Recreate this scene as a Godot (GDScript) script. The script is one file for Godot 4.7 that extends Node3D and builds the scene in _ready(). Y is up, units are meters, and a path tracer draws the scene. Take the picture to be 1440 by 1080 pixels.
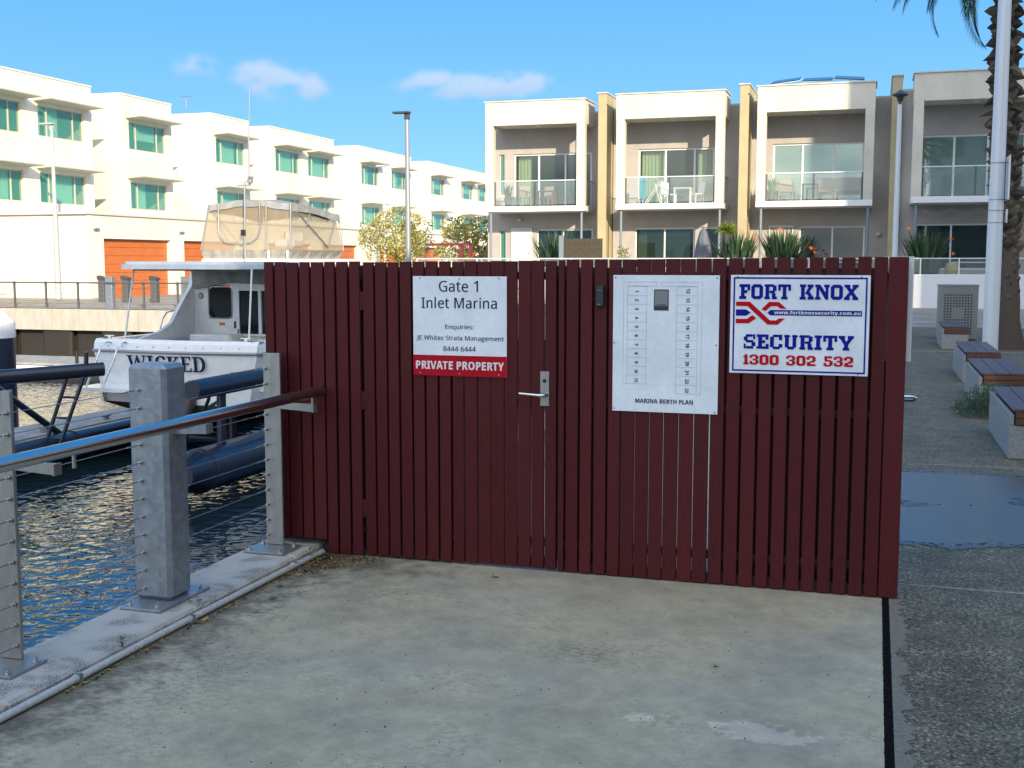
extends Node3D
# A marina gate in a slatted timber fence; boat, quay, apartments and townhouses behind.
# World axes: x runs along the fence, -z runs along the kerb away from the viewer, y = 0 is the promenade.

var rng := RandomNumberGenerator.new()
var counts := {}
var cache := {}
var mats := {}
var tex := {}
const WATER := -1.85

func _ready():
	rng.seed = 7
	# ---- camera
	var cam := Camera3D.new()
	cam.name = "camera"
	add_child(cam)
	cam.position = Vector3(0, 1.8, 0)
	cam.rotation_degrees = Vector3(-6.05, 17.25, 0)
	cam.fov = 36.44
	cam.near = 0.05
	cam.far = 900.0
	cam.current = true
	# ---- sky, exposure
	var env := Environment.new()
	env.background_mode = Environment.BG_SKY
	var sky := Sky.new()
	var pm := PanoramaSkyMaterial.new()
	pm.panorama = ImageTexture.create_from_image(sky_image())
	sky.sky_material = pm
	env.sky = sky
	env.background_energy_multiplier = 1.0
	env.tonemap_mode = Environment.TONE_MAPPER_LINEAR
	env.tonemap_exposure = 1.75
	env.sdfgi_enabled = true
	env.ssao_enabled = true
	env.ssil_enabled = true
	var we := WorldEnvironment.new()
	we.name = "environment"
	we.environment = env
	add_child(we)
	# ---- sun: from behind and to the right, 20 degrees high
	var sun := DirectionalLight3D.new()
	sun.name = "sun"
	add_child(sun)
	sun.look_at_from_position(SUN_TO * 50.0, Vector3.ZERO, Vector3.UP)
	sun.light_energy = 1.3
	sun.light_color = Color(1.0, 0.925, 0.80)
	sun.light_angular_distance = 0.5
	sun.shadow_enabled = true
	materials()
	# ---- large structure
	ground_and_water()
	far_quay()
	apartments()
	townhouses()
	added_shade_blocks()
	# ---- objects
	fence_and_gate()
	signs()
	balustrade()
	boat()
	boat_lift()
	street_things()
	palm()
	gardens()
	balcony_things()
	small_things()

const SUN_TO := Vector3(0.5645, 0.3387, 0.7527)

# ------------------------------------------------------------------ sky
func sky_image() -> Image:
	var w := 2048
	var h := 1024
	var im := Image.create(w, h, false, Image.FORMAT_RGBF)
	var nz := FastNoiseLite.new()
	nz.seed = 11
	nz.noise_type = FastNoiseLite.TYPE_SIMPLEX_SMOOTH
	nz.frequency = 2.2
	nz.fractal_octaves = 5
	nz.fractal_gain = 0.55
	var nf := FastNoiseLite.new()
	nf.seed = 5
	nf.noise_type = FastNoiseLite.TYPE_SIMPLEX_SMOOTH
	nf.frequency = 30.0
	nf.fractal_octaves = 6
	nf.fractal_gain = 0.6
	# small puffs that stand in the visible part: azimuth, elevation, half width, half height, weight
	var puffs := []
	for p in [[402, 126, 54, 22, 0.85], [375, 114, 30, 14, 0.5], [435, 134, 26, 12, 0.5], [286, 110, 34, 15, 0.62], [668, 127, 100, 15, 0.85], [735, 121, 40, 12, 0.6], [610, 120, 36, 10, 0.5], [690, 134, 60, 8, 0.4]]:
		var az := deg_to_rad(-17.25) + atan((p[0] - 720.0) / 1640.0)
		var el := atan((366.0 - p[1]) / 1640.0)
		puffs.append([az, el, p[2] / 1640.0, p[3] / 1640.0, p[4]])
	var s := SUN_TO.normalized()
	for j in h:
		var el := (0.5 - (j + 0.5) / h) * PI
		var sy := sin(el)
		var cy := cos(el)
		for i in w:
			var az := wrapf((i + 0.5) / w * TAU, -PI, PI)
			var up := maxf(sy, 0.0)
			if el < 0.0:
				im.set_pixel(i, j, Color(0.20, 0.21, 0.21))
				continue
			var d := Vector3(sin(az) * cy, sy, -cos(az) * cy)
			var t := pow(1.0 - up, 6.0)
			var c := Color(0.036, 0.225, 0.585).lerp(Color(0.285, 0.555, 0.69), t)
			var cs := d.dot(s)
			var glow := pow(maxf(cs, 0.0), 6.0) * 0.55 + pow(maxf(cs, 0.0), 40.0) * 1.2
			c += Color(glow, glow * 0.95, glow * 0.85)
			# broken cloud in the half of the sky behind the viewer, as the window panes mirror it
			var n := nz.get_noise_3d(d.x * 0.8, d.y * 1.9, d.z * 0.8)
			var back := smoothstep(-0.45, 0.30, d.z + 0.25 * d.x + 0.12 * nz.get_noise_3d(d.z, d.x, 3.0))
			var cover := smoothstep(-0.12, 0.25, n + 0.34 * back - 0.22) * back
			var lit := 0.98 + 0.5 * n + 0.45 * maxf(cs, 0.0)
			c = c.lerp(Color(lit, lit * 0.99, lit * 0.985), cover * 0.92)
			if el < 0.35 and absf(az + 0.3) < 0.8:
				var k := 0.0
				var under := 0.0
				for p in puffs:
					var dx: float = (az - p[0]) / p[2]
					var dy: float = (el - p[1]) / p[3]
					var g: float = exp(-(dx * dx + dy * dy) * 1.15)
					k += p[4] * g
					under += g * dy
				if k > 0.02:
					var f := nf.get_noise_3d(d.x, d.y * 1.8, d.z)
					k = clampf(k * (1.0 + 2.1 * f) - 0.16, 0.0, 0.50)
					var g := 0.47 + 0.07 * clampf(under, -1.0, 1.0)
					c = c.lerp(Color(g * 0.97, g * 0.98, g * 1.05), k)
			im.set_pixel(i, j, c)
	return im

# ------------------------------------------------------------------ materials
func lin(r: float, g: float, b: float, a := 1.0) -> Color:
	var c := Color(r, g, b).linear_to_srgb()
	c.a = a
	return c

func noise_bytes(size: int, sd: int, freq: float, oct := 4, kind := FastNoiseLite.TYPE_SIMPLEX_SMOOTH, cell := FastNoiseLite.RETURN_CELL_VALUE, gain := 0.5) -> PackedByteArray:
	var n := FastNoiseLite.new()
	n.seed = sd
	n.noise_type = kind
	n.frequency = freq
	n.fractal_octaves = oct
	n.fractal_gain = gain
	if kind == FastNoiseLite.TYPE_CELLULAR:
		n.fractal_type = FastNoiseLite.FRACTAL_NONE
		n.cellular_return_type = cell
	var im := n.get_seamless_image(size, size)
	im.convert(Image.FORMAT_L8)
	return im.get_data()

# a grey picture: 1 - spread .. 1, several octaves mixed
func grain(key: String, size: int, layers: Array, lo: float) -> Texture2D:
	if tex.has(key):
		return tex[key]
	var data := []
	var total := 0.0
	for l in layers:
		data.append(noise_bytes(size, l[0], l[1], l[2]))
		total += l[3]
	var out := PackedByteArray()
	out.resize(size * size)
	for i in size * size:
		var v := 0.0
		for k in layers.size():
			v += data[k][i] * layers[k][3]
		v = clampf((v / total / 255.0 - 0.5) * 1.7 + 0.5, 0.0, 1.0)
		out[i] = int(255.0 * (lo + (1.0 - lo) * v))
	var im := Image.create_from_data(size, size, false, Image.FORMAT_L8, out)
	tex[key] = ImageTexture.create_from_image(im)
	return tex[key]

func mk(key: String, c: Color, rough: float, metal := 0.0, map: Texture2D = null, scale := Vector3.ONE, relief := 0.0, relief_map: Texture2D = null) -> StandardMaterial3D:
	var m := StandardMaterial3D.new()
	m.resource_name = key
	m.albedo_color = c
	m.roughness = rough
	m.metallic = metal
	if map:
		m.albedo_texture = map
	if map or relief_map:
		m.uv1_triplanar = true
		m.uv1_world_triplanar = true
		m.uv1_scale = scale
	if relief_map:
		m.heightmap_enabled = true
		m.heightmap_texture = relief_map
		m.heightmap_scale = relief
	if c.a < 1.0:
		m.transparency = BaseMaterial3D.TRANSPARENCY_ALPHA
	mats[key] = m
	return m

func materials():
	var mott := grain("mottle", 512, [[1, 0.006, 4, 1.0], [2, 0.05, 3, 0.6]], 0.80)
	var fine := grain("fine", 512, [[3, 0.03, 3, 0.6], [4, 0.18, 3, 1.0]], 0.72)
	var streak := grain("streak", 512, [[5, 0.02, 4, 1.0], [6, 0.09, 2, 0.7]], 0.62)
	var soft := grain("soft", 256, [[8, 0.012, 3, 1.0]], 0.90)
	var wash := grain("wash", 512, [[9, 0.008, 4, 1.0], [10, 0.07, 3, 0.5]], 0.93)
	var paint := grain("paint", 512, [[15, 0.02, 3, 1.0], [16, 0.12, 2, 0.5]], 0.90)
	# fence paint: four tones of the same maroon
	for i in 4:
		var k: float = [1.0, 0.90, 1.10, 0.96][i]
		var m := mk("fence_%d" % i, lin(0.090 * k, 0.0145 * k, 0.0165 * k), 0.48, 0.0, paint, Vector3(5.0, 0.6, 5.0), 0.05, paint)
		m.metallic_specular = 0.28
		m.uv1_offset = Vector3(i * 0.31, i * 0.17, 0)
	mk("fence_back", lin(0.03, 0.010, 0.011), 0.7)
	mk("screw", lin(0.012, 0.008, 0.008), 0.6)
	mk("sign_white", lin(0.82, 0.88, 0.94), 0.45, 0.0, wash, Vector3.ONE * 0.7)
	mk("sign_red", lin(0.42, 0.008, 0.020), 0.35)
	mk("sign_navy", lin(0.010, 0.022, 0.060), 0.4)
	mk("sign_blue", lin(0.010, 0.012, 0.26), 0.4)
	mk("sign_phone_red", lin(0.50, 0.006, 0.014), 0.4)
	for k in ["sign_red", "sign_navy", "sign_blue", "sign_phone_red"]:
		mats[k].metallic_specular = 0.2
		mats[k].roughness = 0.6
	mk("sign_line", lin(0.38, 0.43, 0.48), 0.5)
	mk("sign_grey", lin(0.20, 0.21, 0.22), 0.5)
	mk("black", lin(0.012, 0.012, 0.014), 0.4)
	mk("rubber", lin(0.02, 0.02, 0.021), 0.8)
	var sp := Image.create_from_data(512, 512, false, Image.FORMAT_L8, spangle())
	tex["spangle"] = ImageTexture.create_from_image(sp)
	mk("galv", lin(0.42, 0.475, 0.53), 0.42, 0.55, tex["spangle"], Vector3.ONE * 1.6, 0.03, mott)
	mk("stainless_flat", lin(0.33, 0.34, 0.325), 0.38, 0.65, paint, Vector3(2.0, 0.5, 2.0))
	mk("stainless", lin(0.50, 0.49, 0.47), 0.26, 1.0)
	mk("chrome", lin(0.68, 0.68, 0.68), 0.12, 1.0)
	mk("cable", lin(0.40, 0.39, 0.37), 0.32, 0.9)
	mk("pvc", lin(0.62, 0.62, 0.58), 0.4, 0.0, fine, Vector3.ONE * 2.0)
	mk("kerb", lin(0.56, 0.53, 0.465), 0.85, 0.0, kerb_tex(), Vector3.ONE * 0.8, 0.3, fine)
	mk("joint", lin(0.014, 0.014, 0.013), 0.95, 0.0, fine, Vector3.ONE * 9.0)
	mats["joint"].metallic_specular = 0.15
	mk("cement", lin(0.235, 0.215, 0.165), 0.9, 0.0, fine, Vector3.ONE * 2.0, 0.2, fine)
	mk("mortar_line", lin(0.40, 0.37, 0.30), 0.85, 0.0, streak, Vector3(2, 2, 2))
	mk("far_paving", lin(0.34, 0.31, 0.26), 0.9, 0.0, mott, Vector3.ONE * 0.25)
	mk("far_cap", lin(0.45, 0.43, 0.38), 0.85, 0.0, paint, Vector3(0.35, 0.10, 0.35))
	mk("rail_dark", lin(0.11, 0.11, 0.11), 0.5, 0.3)
	mk("sheet_pile", lin(0.024, 0.021, 0.019), 0.8, 0.0, paint, Vector3(0.5, 0.2, 0.5))
	mk("render_cream", lin(0.75, 0.725, 0.62), 0.85, 0.0, wash, Vector3.ONE * 0.12)
	mk("render_cream_b", lin(0.73, 0.70, 0.59), 0.85, 0.0, wash, Vector3.ONE * 0.1)
	mk("awning", lin(0.46, 0.45, 0.37), 0.6)
	mk("coping", lin(0.55, 0.54, 0.50), 0.5)
	mk("frame_beige", lin(0.50, 0.47, 0.38), 0.5)
	mk("garage", lin(0.55, 0.155, 0.038), 0.5, 0.0, wash, Vector3(0.3, 0.8, 0.3))
	mk("plaster", lin(0.42, 0.41, 0.38), 0.9)
	mk("blind_green", lin(0.50, 0.88, 0.68), 0.8)
	mk("blind_pale", lin(0.66, 0.74, 0.62), 0.8)
	var g := mk("glass_green", lin(0.10, 0.40, 0.28, 0.24), 0.03, 0.10)
	g = mk("glass_teal", lin(0.34, 0.46, 0.41, 0.30), 0.02, 0.45)
	g = mk("glass_dark", lin(0.025, 0.045, 0.042, 0.52), 0.02, 0.08)
	mk("glass_room", lin(0.05, 0.09, 0.08, 0.22), 0.02, 0.10)
	mk("glass_clear", lin(0.35, 0.42, 0.40, 0.14), 0.02)
	mk("house_frame", lin(0.66, 0.625, 0.525), 0.85, 0.0, wash, Vector3.ONE * 0.15)
	mk("house_wall", lin(0.43, 0.405, 0.38), 0.88, 0.0, wash, Vector3.ONE * 0.15)
	mk("house_fin", lin(0.46, 0.39, 0.235), 0.85, 0.0, wash, Vector3.ONE * 0.2)
	mk("white_paint", lin(0.72, 0.73, 0.74), 0.55)
	mk("white_frame", lin(0.70, 0.72, 0.72), 0.4)
	mk("steel_blue", lin(0.20, 0.24, 0.28), 0.5, 0.2)
	mk("rail_grey", lin(0.30, 0.31, 0.32), 0.4, 0.5)
	mk("curtain", lin(0.60, 0.84, 0.48), 0.9)
	mk("curtain_dark", lin(0.06, 0.20, 0.15), 0.9)
	mk("solar", lin(0.012, 0.016, 0.03), 0.15)
	mk("pole_white", lin(0.62, 0.66, 0.70), 0.32, 0.1)
	mk("pole_pale", lin(0.42, 0.44, 0.46), 0.4, 0.1)
	mk("pole_grey", lin(0.30, 0.32, 0.34), 0.4, 0.4)
	mk("lamp_dark", lin(0.05, 0.055, 0.06), 0.5)
	mk("bench_concrete", lin(0.36, 0.37, 0.36), 0.85, 0.0, fine, Vector3.ONE * 1.2, 0.2, fine)
	mk("bench_top", lin(0.14, 0.095, 0.10), 0.5, 0.0, streak, Vector3(7, 7, 0.6))
	mk("bench_end", lin(0.17, 0.070, 0.038), 0.6, 0.0, streak, Vector3(0.8, 7, 7))
	mk("perforated", lin(0.24, 0.25, 0.25), 0.45, 0.5)
	mk("bark", lin(0.13, 0.10, 0.075), 0.95, 0.0, fine, Vector3.ONE * 1.6, 1.5, fine)
	for i in 4:
		mk("boot_%d" % i, [lin(0.11, 0.085, 0.065), lin(0.16, 0.125, 0.09), lin(0.07, 0.055, 0.045), lin(0.21, 0.17, 0.12)][i], 0.95, 0.0, streak, Vector3.ONE * 4.0)
	for d in [["frond", 0.045, 0.085, 0.035], ["leaf_a", 0.12, 0.145, 0.03], ["leaf_b", 0.30, 0.27, 0.06], ["leaf_c", 0.55, 0.46, 0.20], ["blade", 0.028, 0.062, 0.030], ["blade_b", 0.045, 0.080, 0.036], ["yucca", 0.16, 0.20, 0.035], ["shrub", 0.060, 0.095, 0.060], ["shrub_b", 0.085, 0.115, 0.075], ["weed", 0.05, 0.10, 0.025], ["pot_leaf", 0.08, 0.22, 0.05]]:
		var m := mk(d[0], lin(d[1], d[2], d[3]), 0.55)
		m.backlight_enabled = true
		m.backlight = lin(d[1] * 1.2, d[2] * 1.3, d[3])
	mk("flower", lin(0.80, 0.16, 0.02), 0.6)
	mk("dead_leaf", lin(0.16, 0.10, 0.05), 0.8)
	mk("yellow_leaf", lin(0.48, 0.28, 0.03), 0.7)
	mk("stem", lin(0.10, 0.075, 0.05), 0.9)
	mk("gelcoat", lin(0.84, 0.85, 0.84), 0.22, 0.0, wash, Vector3.ONE * 0.8)
	mk("gelcoat_cream", lin(0.56, 0.53, 0.46), 0.4, 0.0, wash, Vector3.ONE * 0.8)
	mk("antifoul", lin(0.030, 0.040, 0.040), 0.85, 0.0, mott, Vector3.ONE * 0.8)
	mk("canvas", lin(0.33, 0.315, 0.28), 0.85, 0.0, mott, Vector3.ONE * 1.1, 0.4, mott)
	mk("canvas_top", lin(0.34, 0.345, 0.35), 0.8, 0.0, mott, Vector3.ONE * 0.8)
	mk("clear_vinyl", lin(0.44, 0.36, 0.235, 0.50), 0.3)
	mk("boat_glass", lin(0.010, 0.011, 0.014), 0.06)
	mats["boat_glass"].metallic_specular = 0.3
	mk("lift_navy", lin(0.014, 0.020, 0.038), 0.30, 0.0, soft, Vector3.ONE)
	mk("pontoon", lin(0.36, 0.35, 0.32), 0.85, 0.0, mott, Vector3.ONE * 0.6)
	mk("maroon_far", lin(0.16, 0.02, 0.03), 0.5)
	mk("rope", lin(0.30, 0.28, 0.22), 0.9)
	mk("pot", lin(0.06, 0.065, 0.07), 0.6)
	mk("wood", lin(0.24, 0.11, 0.05), 0.6, 0.0, streak, Vector3(4, 0.8, 4))
	mk("wicker", lin(0.36, 0.32, 0.27), 0.8, 0.0, fine, Vector3.ONE * 6.0)
	mk("cloth_blue", lin(0.03, 0.30, 0.42), 0.9)
	mk("tarp", lin(0.10, 0.11, 0.14), 0.7)
	mk("textured_panel", lin(0.10, 0.085, 0.06), 0.95, 0.0, streak, Vector3.ONE * 1.2, 2.0, fine)
	var wet := mk("wet", lin(0.075, 0.075, 0.074), 0.30)
	wet.metallic_specular = 0.85
	wet = mk("damp", lin(0.075, 0.074, 0.070), 0.34, 0.0, fine, Vector3.ONE * 1.3)
	wet.metallic_specular = 0.7

func spangle() -> PackedByteArray:
	var a := noise_bytes(512, 21, 0.045, 1, FastNoiseLite.TYPE_CELLULAR, FastNoiseLite.RETURN_CELL_VALUE)
	var b := noise_bytes(512, 22, 0.01, 4)
	var c := noise_bytes(512, 23, 0.12, 2)
	for i in a.size():
		var v := 0.80 + 0.09 * (a[i] / 255.0 - 0.5) + 0.12 * (b[i] / 255.0 - 0.5)
		if c[i] > 205 and b[i] > 120:
			v += 0.22
		a[i] = int(clampf(v, 0.3, 1.0) * 255.0)
	return a

func kerb_tex() -> Texture2D:
	var n := 512
	var a := noise_bytes(n, 31, 0.008, 4)
	var b := noise_bytes(n, 32, 0.22, 3)
	var out := PackedByteArray()
	out.resize(n * n)
	for i in n * n:
		var v := 0.93 - 0.10 * (a[i] / 255.0)
		var dirt := smoothstep(0.44, 0.75, a[i] / 255.0)
		if b[i] / 255.0 > 0.64 - 0.14 * dirt:
			v *= 1.0 - 0.42 * dirt * minf(1.0, (b[i] / 255.0 - 0.44) * 4.0) - 0.06
		out[i] = int(clampf(v, 0.1, 1.0) * 255.0)
	return ImageTexture.create_from_image(Image.create_from_data(n, n, false, Image.FORMAT_L8, out))

# ------------------------------------------------------------------ shapes
func S() -> SurfaceTool:
	var st := SurfaceTool.new()
	st.begin(Mesh.PRIMITIVE_TRIANGLES)
	return st

# corners counter-clockwise as seen from outside
func tri(st: SurfaceTool, a: Vector3, b: Vector3, c: Vector3):
	var n := (b - a).cross(c - a).normalized()
	st.set_normal(n); st.add_vertex(a)
	st.set_normal(n); st.add_vertex(c)
	st.set_normal(n); st.add_vertex(b)

func quad(st: SurfaceTool, a: Vector3, b: Vector3, c: Vector3, d: Vector3):
	tri(st, a, b, c)
	tri(st, a, c, d)

func bx(st: SurfaceTool, c: Vector3, s: Vector3, bv := 0.0):
	var h := s * 0.5
	if bv <= 0.0:
		var p := []
		for k in 8:
			p.append(c + Vector3(h.x if k & 1 else -h.x, h.y if k & 2 else -h.y, h.z if k & 4 else -h.z))
		quad(st, p[4], p[5], p[7], p[6])
		quad(st, p[1], p[0], p[2], p[3])
		quad(st, p[5], p[1], p[3], p[7])
		quad(st, p[0], p[4], p[6], p[2])
		quad(st, p[6], p[7], p[3], p[2])
		quad(st, p[0], p[1], p[5], p[4])
		return
	var i := h - Vector3.ONE * bv
	# six faces, twelve bevels, eight corners
	for ax in 3:
		var u := (ax + 1) % 3
		var v := (ax + 2) % 3
		for sg in [-1.0, 1.0]:
			var q := []
			for k in [[-1, -1], [1, -1], [1, 1], [-1, 1]]:
				var p := Vector3.ZERO
				p[ax] = h[ax] * sg
				p[u] = i[u] * k[0]
				p[v] = i[v] * k[1]
				q.append(c + p)
			if sg > 0.0:
				quad(st, q[0], q[1], q[2], q[3])
			else:
				quad(st, q[3], q[2], q[1], q[0])
		for su in [-1.0, 1.0]:
			for sv in [-1.0, 1.0]:
				var a := Vector3.ZERO
				a[u] = h[u] * su; a[v] = i[v] * sv
				var b := Vector3.ZERO
				b[u] = i[u] * su; b[v] = h[v] * sv
				var a0 := a; var a1 := a; var b0 := b; var b1 := b
				a0[ax] = -i[ax]; a1[ax] = i[ax]; b0[ax] = -i[ax]; b1[ax] = i[ax]
				if su * sv > 0.0:
					quad(st, c + a0, c + b0, c + b1, c + a1)
				else:
					quad(st, c + a1, c + b1, c + b0, c + a0)
	for sx in [-1.0, 1.0]:
		for sy in [-1.0, 1.0]:
			for sz in [-1.0, 1.0]:
				var px := c + Vector3(h.x * sx, i.y * sy, i.z * sz)
				var py := c + Vector3(i.x * sx, h.y * sy, i.z * sz)
				var pz := c + Vector3(i.x * sx, i.y * sy, h.z * sz)
				if sx * sy * sz > 0.0:
					tri(st, px, py, pz)
				else:
					tri(st, px, pz, py)

# round tube through points; radii one number or one per point
func tube(st: SurfaceTool, pts: Array, radii, n := 10, caps := true):
	var up := Vector3.UP
	var rings := []
	var dirs := []
	for k in pts.size():
		var d: Vector3
		if k == 0:
			d = pts[1] - pts[0]
		elif k == pts.size() - 1:
			d = pts[k] - pts[k - 1]
		else:
			d = (pts[k + 1] - pts[k]).normalized() + (pts[k] - pts[k - 1]).normalized()
		d = d.normalized()
		dirs.append(d)
		if k == 0:
			up = Vector3.UP if absf(d.y) < 0.9 else Vector3.RIGHT
		var side := d.cross(up).normalized()
		up = side.cross(d).normalized()
		var r: float = radii[k] if radii is Array else radii
		var ring := []
		for q in n:
			var a := TAU * q / n
			var o := side * cos(a) + up * sin(a)
			ring.append([pts[k] + o * r, o])
		rings.append(ring)
	for k in pts.size() - 1:
		for q in n:
			var e := (q + 1) % n
			var A = rings[k][q]; var B2 = rings[k][e]; var C = rings[k + 1][e]; var D = rings[k + 1][q]
			for v in [A, B2, C, A, C, D]:
				st.set_normal(v[1])
				st.add_vertex(v[0])
	if caps:
		for e in [0, pts.size() - 1]:
			for q in n:
				var a: Vector3 = rings[e][q][0]
				var b: Vector3 = rings[e][(q + 1) % n][0]
				if e == 0:
					tri(st, pts[e], a, b)
				else:
					tri(st, pts[e], b, a)

# outline in x,y (counter-clockwise), pushed from z0 to z1 (z1 > z0), then moved by xf
func prism(st: SurfaceTool, poly: PackedVector2Array, z0: float, z1: float, xf := Transform3D.IDENTITY):
	var area := 0.0
	for k in poly.size():
		var e := poly[(k + 1) % poly.size()]
		area += poly[k].x * e.y - e.x * poly[k].y
	if area < 0.0:
		poly = poly.duplicate()
		poly.reverse()
	var ix := Geometry2D.triangulate_polygon(poly)
	for k in range(0, ix.size(), 3):
		var a := poly[ix[k]]; var b := poly[ix[k + 1]]; var c := poly[ix[k + 2]]
		if (b - a).cross(c - a) < 0.0:
			var t := b; b = c; c = t
		tri(st, xf * Vector3(a.x, a.y, z1), xf * Vector3(b.x, b.y, z1), xf * Vector3(c.x, c.y, z1))
		tri(st, xf * Vector3(a.x, a.y, z0), xf * Vector3(c.x, c.y, z0), xf * Vector3(b.x, b.y, z0))
	for k in poly.size():
		var a := poly[k]; var b := poly[(k + 1) % poly.size()]
		quad(st, xf * Vector3(a.x, a.y, z0), xf * Vector3(b.x, b.y, z0), xf * Vector3(b.x, b.y, z1), xf * Vector3(a.x, a.y, z1))

func lathe(st: SurfaceTool, prof: Array, n: int, at := Vector3.ZERO):
	for k in prof.size() - 1:
		for q in n:
			var a := TAU * q / n
			var b := TAU * (q + 1) / n
			var p0: Vector2 = prof[k]; var p1: Vector2 = prof[k + 1]
			var A := at + Vector3(cos(a) * p0.x, p0.y, sin(a) * p0.x)
			var B2 := at + Vector3(cos(b) * p0.x, p0.y, sin(b) * p0.x)
			var C := at + Vector3(cos(b) * p1.x, p1.y, sin(b) * p1.x)
			var D := at + Vector3(cos(a) * p1.x, p1.y, sin(a) * p1.x)
			if p0.x > 0.0001:
				tri(st, A, C, B2)
			if p1.x > 0.0001:
				tri(st, A, D, C)

# a flat wall in x,y with openings [x0,y0,x1,y1], front at z = 0, thickness t behind it
func holed(st: SurfaceTool, x0: float, y0: float, x1: float, y1: float, holes: Array, t: float, xf := Transform3D.IDENTITY):
	var xs := [x0, x1]
	var ys := [y0, y1]
	for h in holes:
		for v in [h[0], h[2]]:
			if v > x0 and v < x1 and not xs.has(v): xs.append(v)
		for v in [h[1], h[3]]:
			if v > y0 and v < y1 and not ys.has(v): ys.append(v)
	xs.sort(); ys.sort()
	for i in xs.size() - 1:
		for j in ys.size() - 1:
			var cx: float = (xs[i] + xs[i + 1]) / 2.0
			var cy: float = (ys[j] + ys[j + 1]) / 2.0
			var open := false
			for h in holes:
				if cx > h[0] and cx < h[2] and cy > h[1] and cy < h[3]:
					open = true
			if open: continue
			for z in [0.0, -t]:
				var a := xf * Vector3(xs[i], ys[j], z); var b := xf * Vector3(xs[i + 1], ys[j], z)
				var c := xf * Vector3(xs[i + 1], ys[j + 1], z); var d := xf * Vector3(xs[i], ys[j + 1], z)
				if z == 0.0: quad(st, a, b, c, d)
				else: quad(st, d, c, b, a)
	var rims := holes.duplicate()
	rims.append([x0, y0, x1, y1])
	for k in rims.size():
		var h = rims[k]
		var p := [Vector2(h[0], h[1]), Vector2(h[2], h[1]), Vector2(h[2], h[3]), Vector2(h[0], h[3])]
		for e in 4:
			var a: Vector2 = p[e]; var b: Vector2 = p[(e + 1) % 4]
			var A := xf * Vector3(a.x, a.y, 0); var B2 := xf * Vector3(b.x, b.y, 0)
			var C := xf * Vector3(b.x, b.y, -t); var D := xf * Vector3(a.x, a.y, -t)
			if k == rims.size() - 1: quad(st, D, C, B2, A)
			else: quad(st, A, B2, C, D)

# ------------------------------------------------------------------ nodes
func numbered(called: String) -> String:
	var n: int = counts.get(called, 0)
	counts[called] = n + 1
	return called if n == 0 else "%s_%03d" % [called, n]

func tag(o: Node, label := "", category := "", group := "", kind := ""):
	for k in [["label", label], ["category", category], ["group", group], ["kind", kind]]:
		if k[1] != "": o.set_meta(k[0], k[1])

func thing(called: String, label: String, category: String, at := Vector3.ZERO, turn := 0.0, group := "") -> Node3D:
	var o := Node3D.new()
	o.name = numbered(called)
	add_child(o)
	o.position = at
	o.rotation.y = turn
	tag(o, label, category, group)
	return o

func setting(called: String, st: SurfaceTool, mat: String) -> MeshInstance3D:
	var o := MeshInstance3D.new()
	o.name = numbered(called)
	o.mesh = st.commit()
	o.material_override = mats[mat]
	add_child(o)
	o.set_meta("kind", "structure")
	return o

func part(parent: Node, called: String, mesh, mat: String, xf := Transform3D.IDENTITY) -> MeshInstance3D:
	var o := MeshInstance3D.new()
	o.name = called
	o.mesh = mesh.commit() if mesh is SurfaceTool else mesh
	o.material_override = mats[mat]
	parent.add_child(o, true)
	o.transform = xf
	return o

# a box part; equal sizes share one mesh
func B(parent: Node, called: String, c: Vector3, s: Vector3, mat: String, bv := 0.0) -> MeshInstance3D:
	var key := "b%.4f_%.4f_%.4f_%.4f" % [s.x, s.y, s.z, bv]
	if not cache.has(key):
		var st := S()
		bx(st, Vector3.ZERO, s, bv)
		cache[key] = st.commit()
	return part(parent, called, cache[key], mat, Transform3D(Basis.IDENTITY, c))

func T(parent: Node, called: String, pts: Array, r, mat: String, n := 10) -> MeshInstance3D:
	var st := S()
	tube(st, pts, r, n)
	return part(parent, called, st, mat)

# flat lettering fitted into a box of width w and height h whose centre is c; faces +z
func words(parent: Node, called: String, text: String, face: String, bold: bool, c: Vector3, w: float, h: float, mat: String, heavy := 0.0, turn := 0.0) -> MeshInstance3D:
	var f := SystemFont.new()
	f.font_names = PackedStringArray([face])
	f.font_weight = 700 if bold else 400
	var tm := TextMesh.new()
	if heavy > 0.0:
		var fv := FontVariation.new()
		fv.base_font = f
		fv.variation_embolden = heavy
		tm.font = fv
	else:
		tm.font = f
	tm.text = text
	tm.font_size = 64
	tm.pixel_size = 0.01
	tm.depth = 0.1
	tm.curve_step = 1.0
	var bb := tm.get_aabb()
	var sc := Vector3(w / bb.size.x, h / bb.size.y, 0.02)
	var bs := Basis.from_scale(sc)
	var o := part(parent, called, tm, mat)
	var ctr := bs * bb.get_center()
	var rot := Basis(Vector3.BACK, turn)
	o.transform = Transform3D(rot * bs, c - rot * Vector3(ctr.x, ctr.y, 0))
	return o

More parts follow.
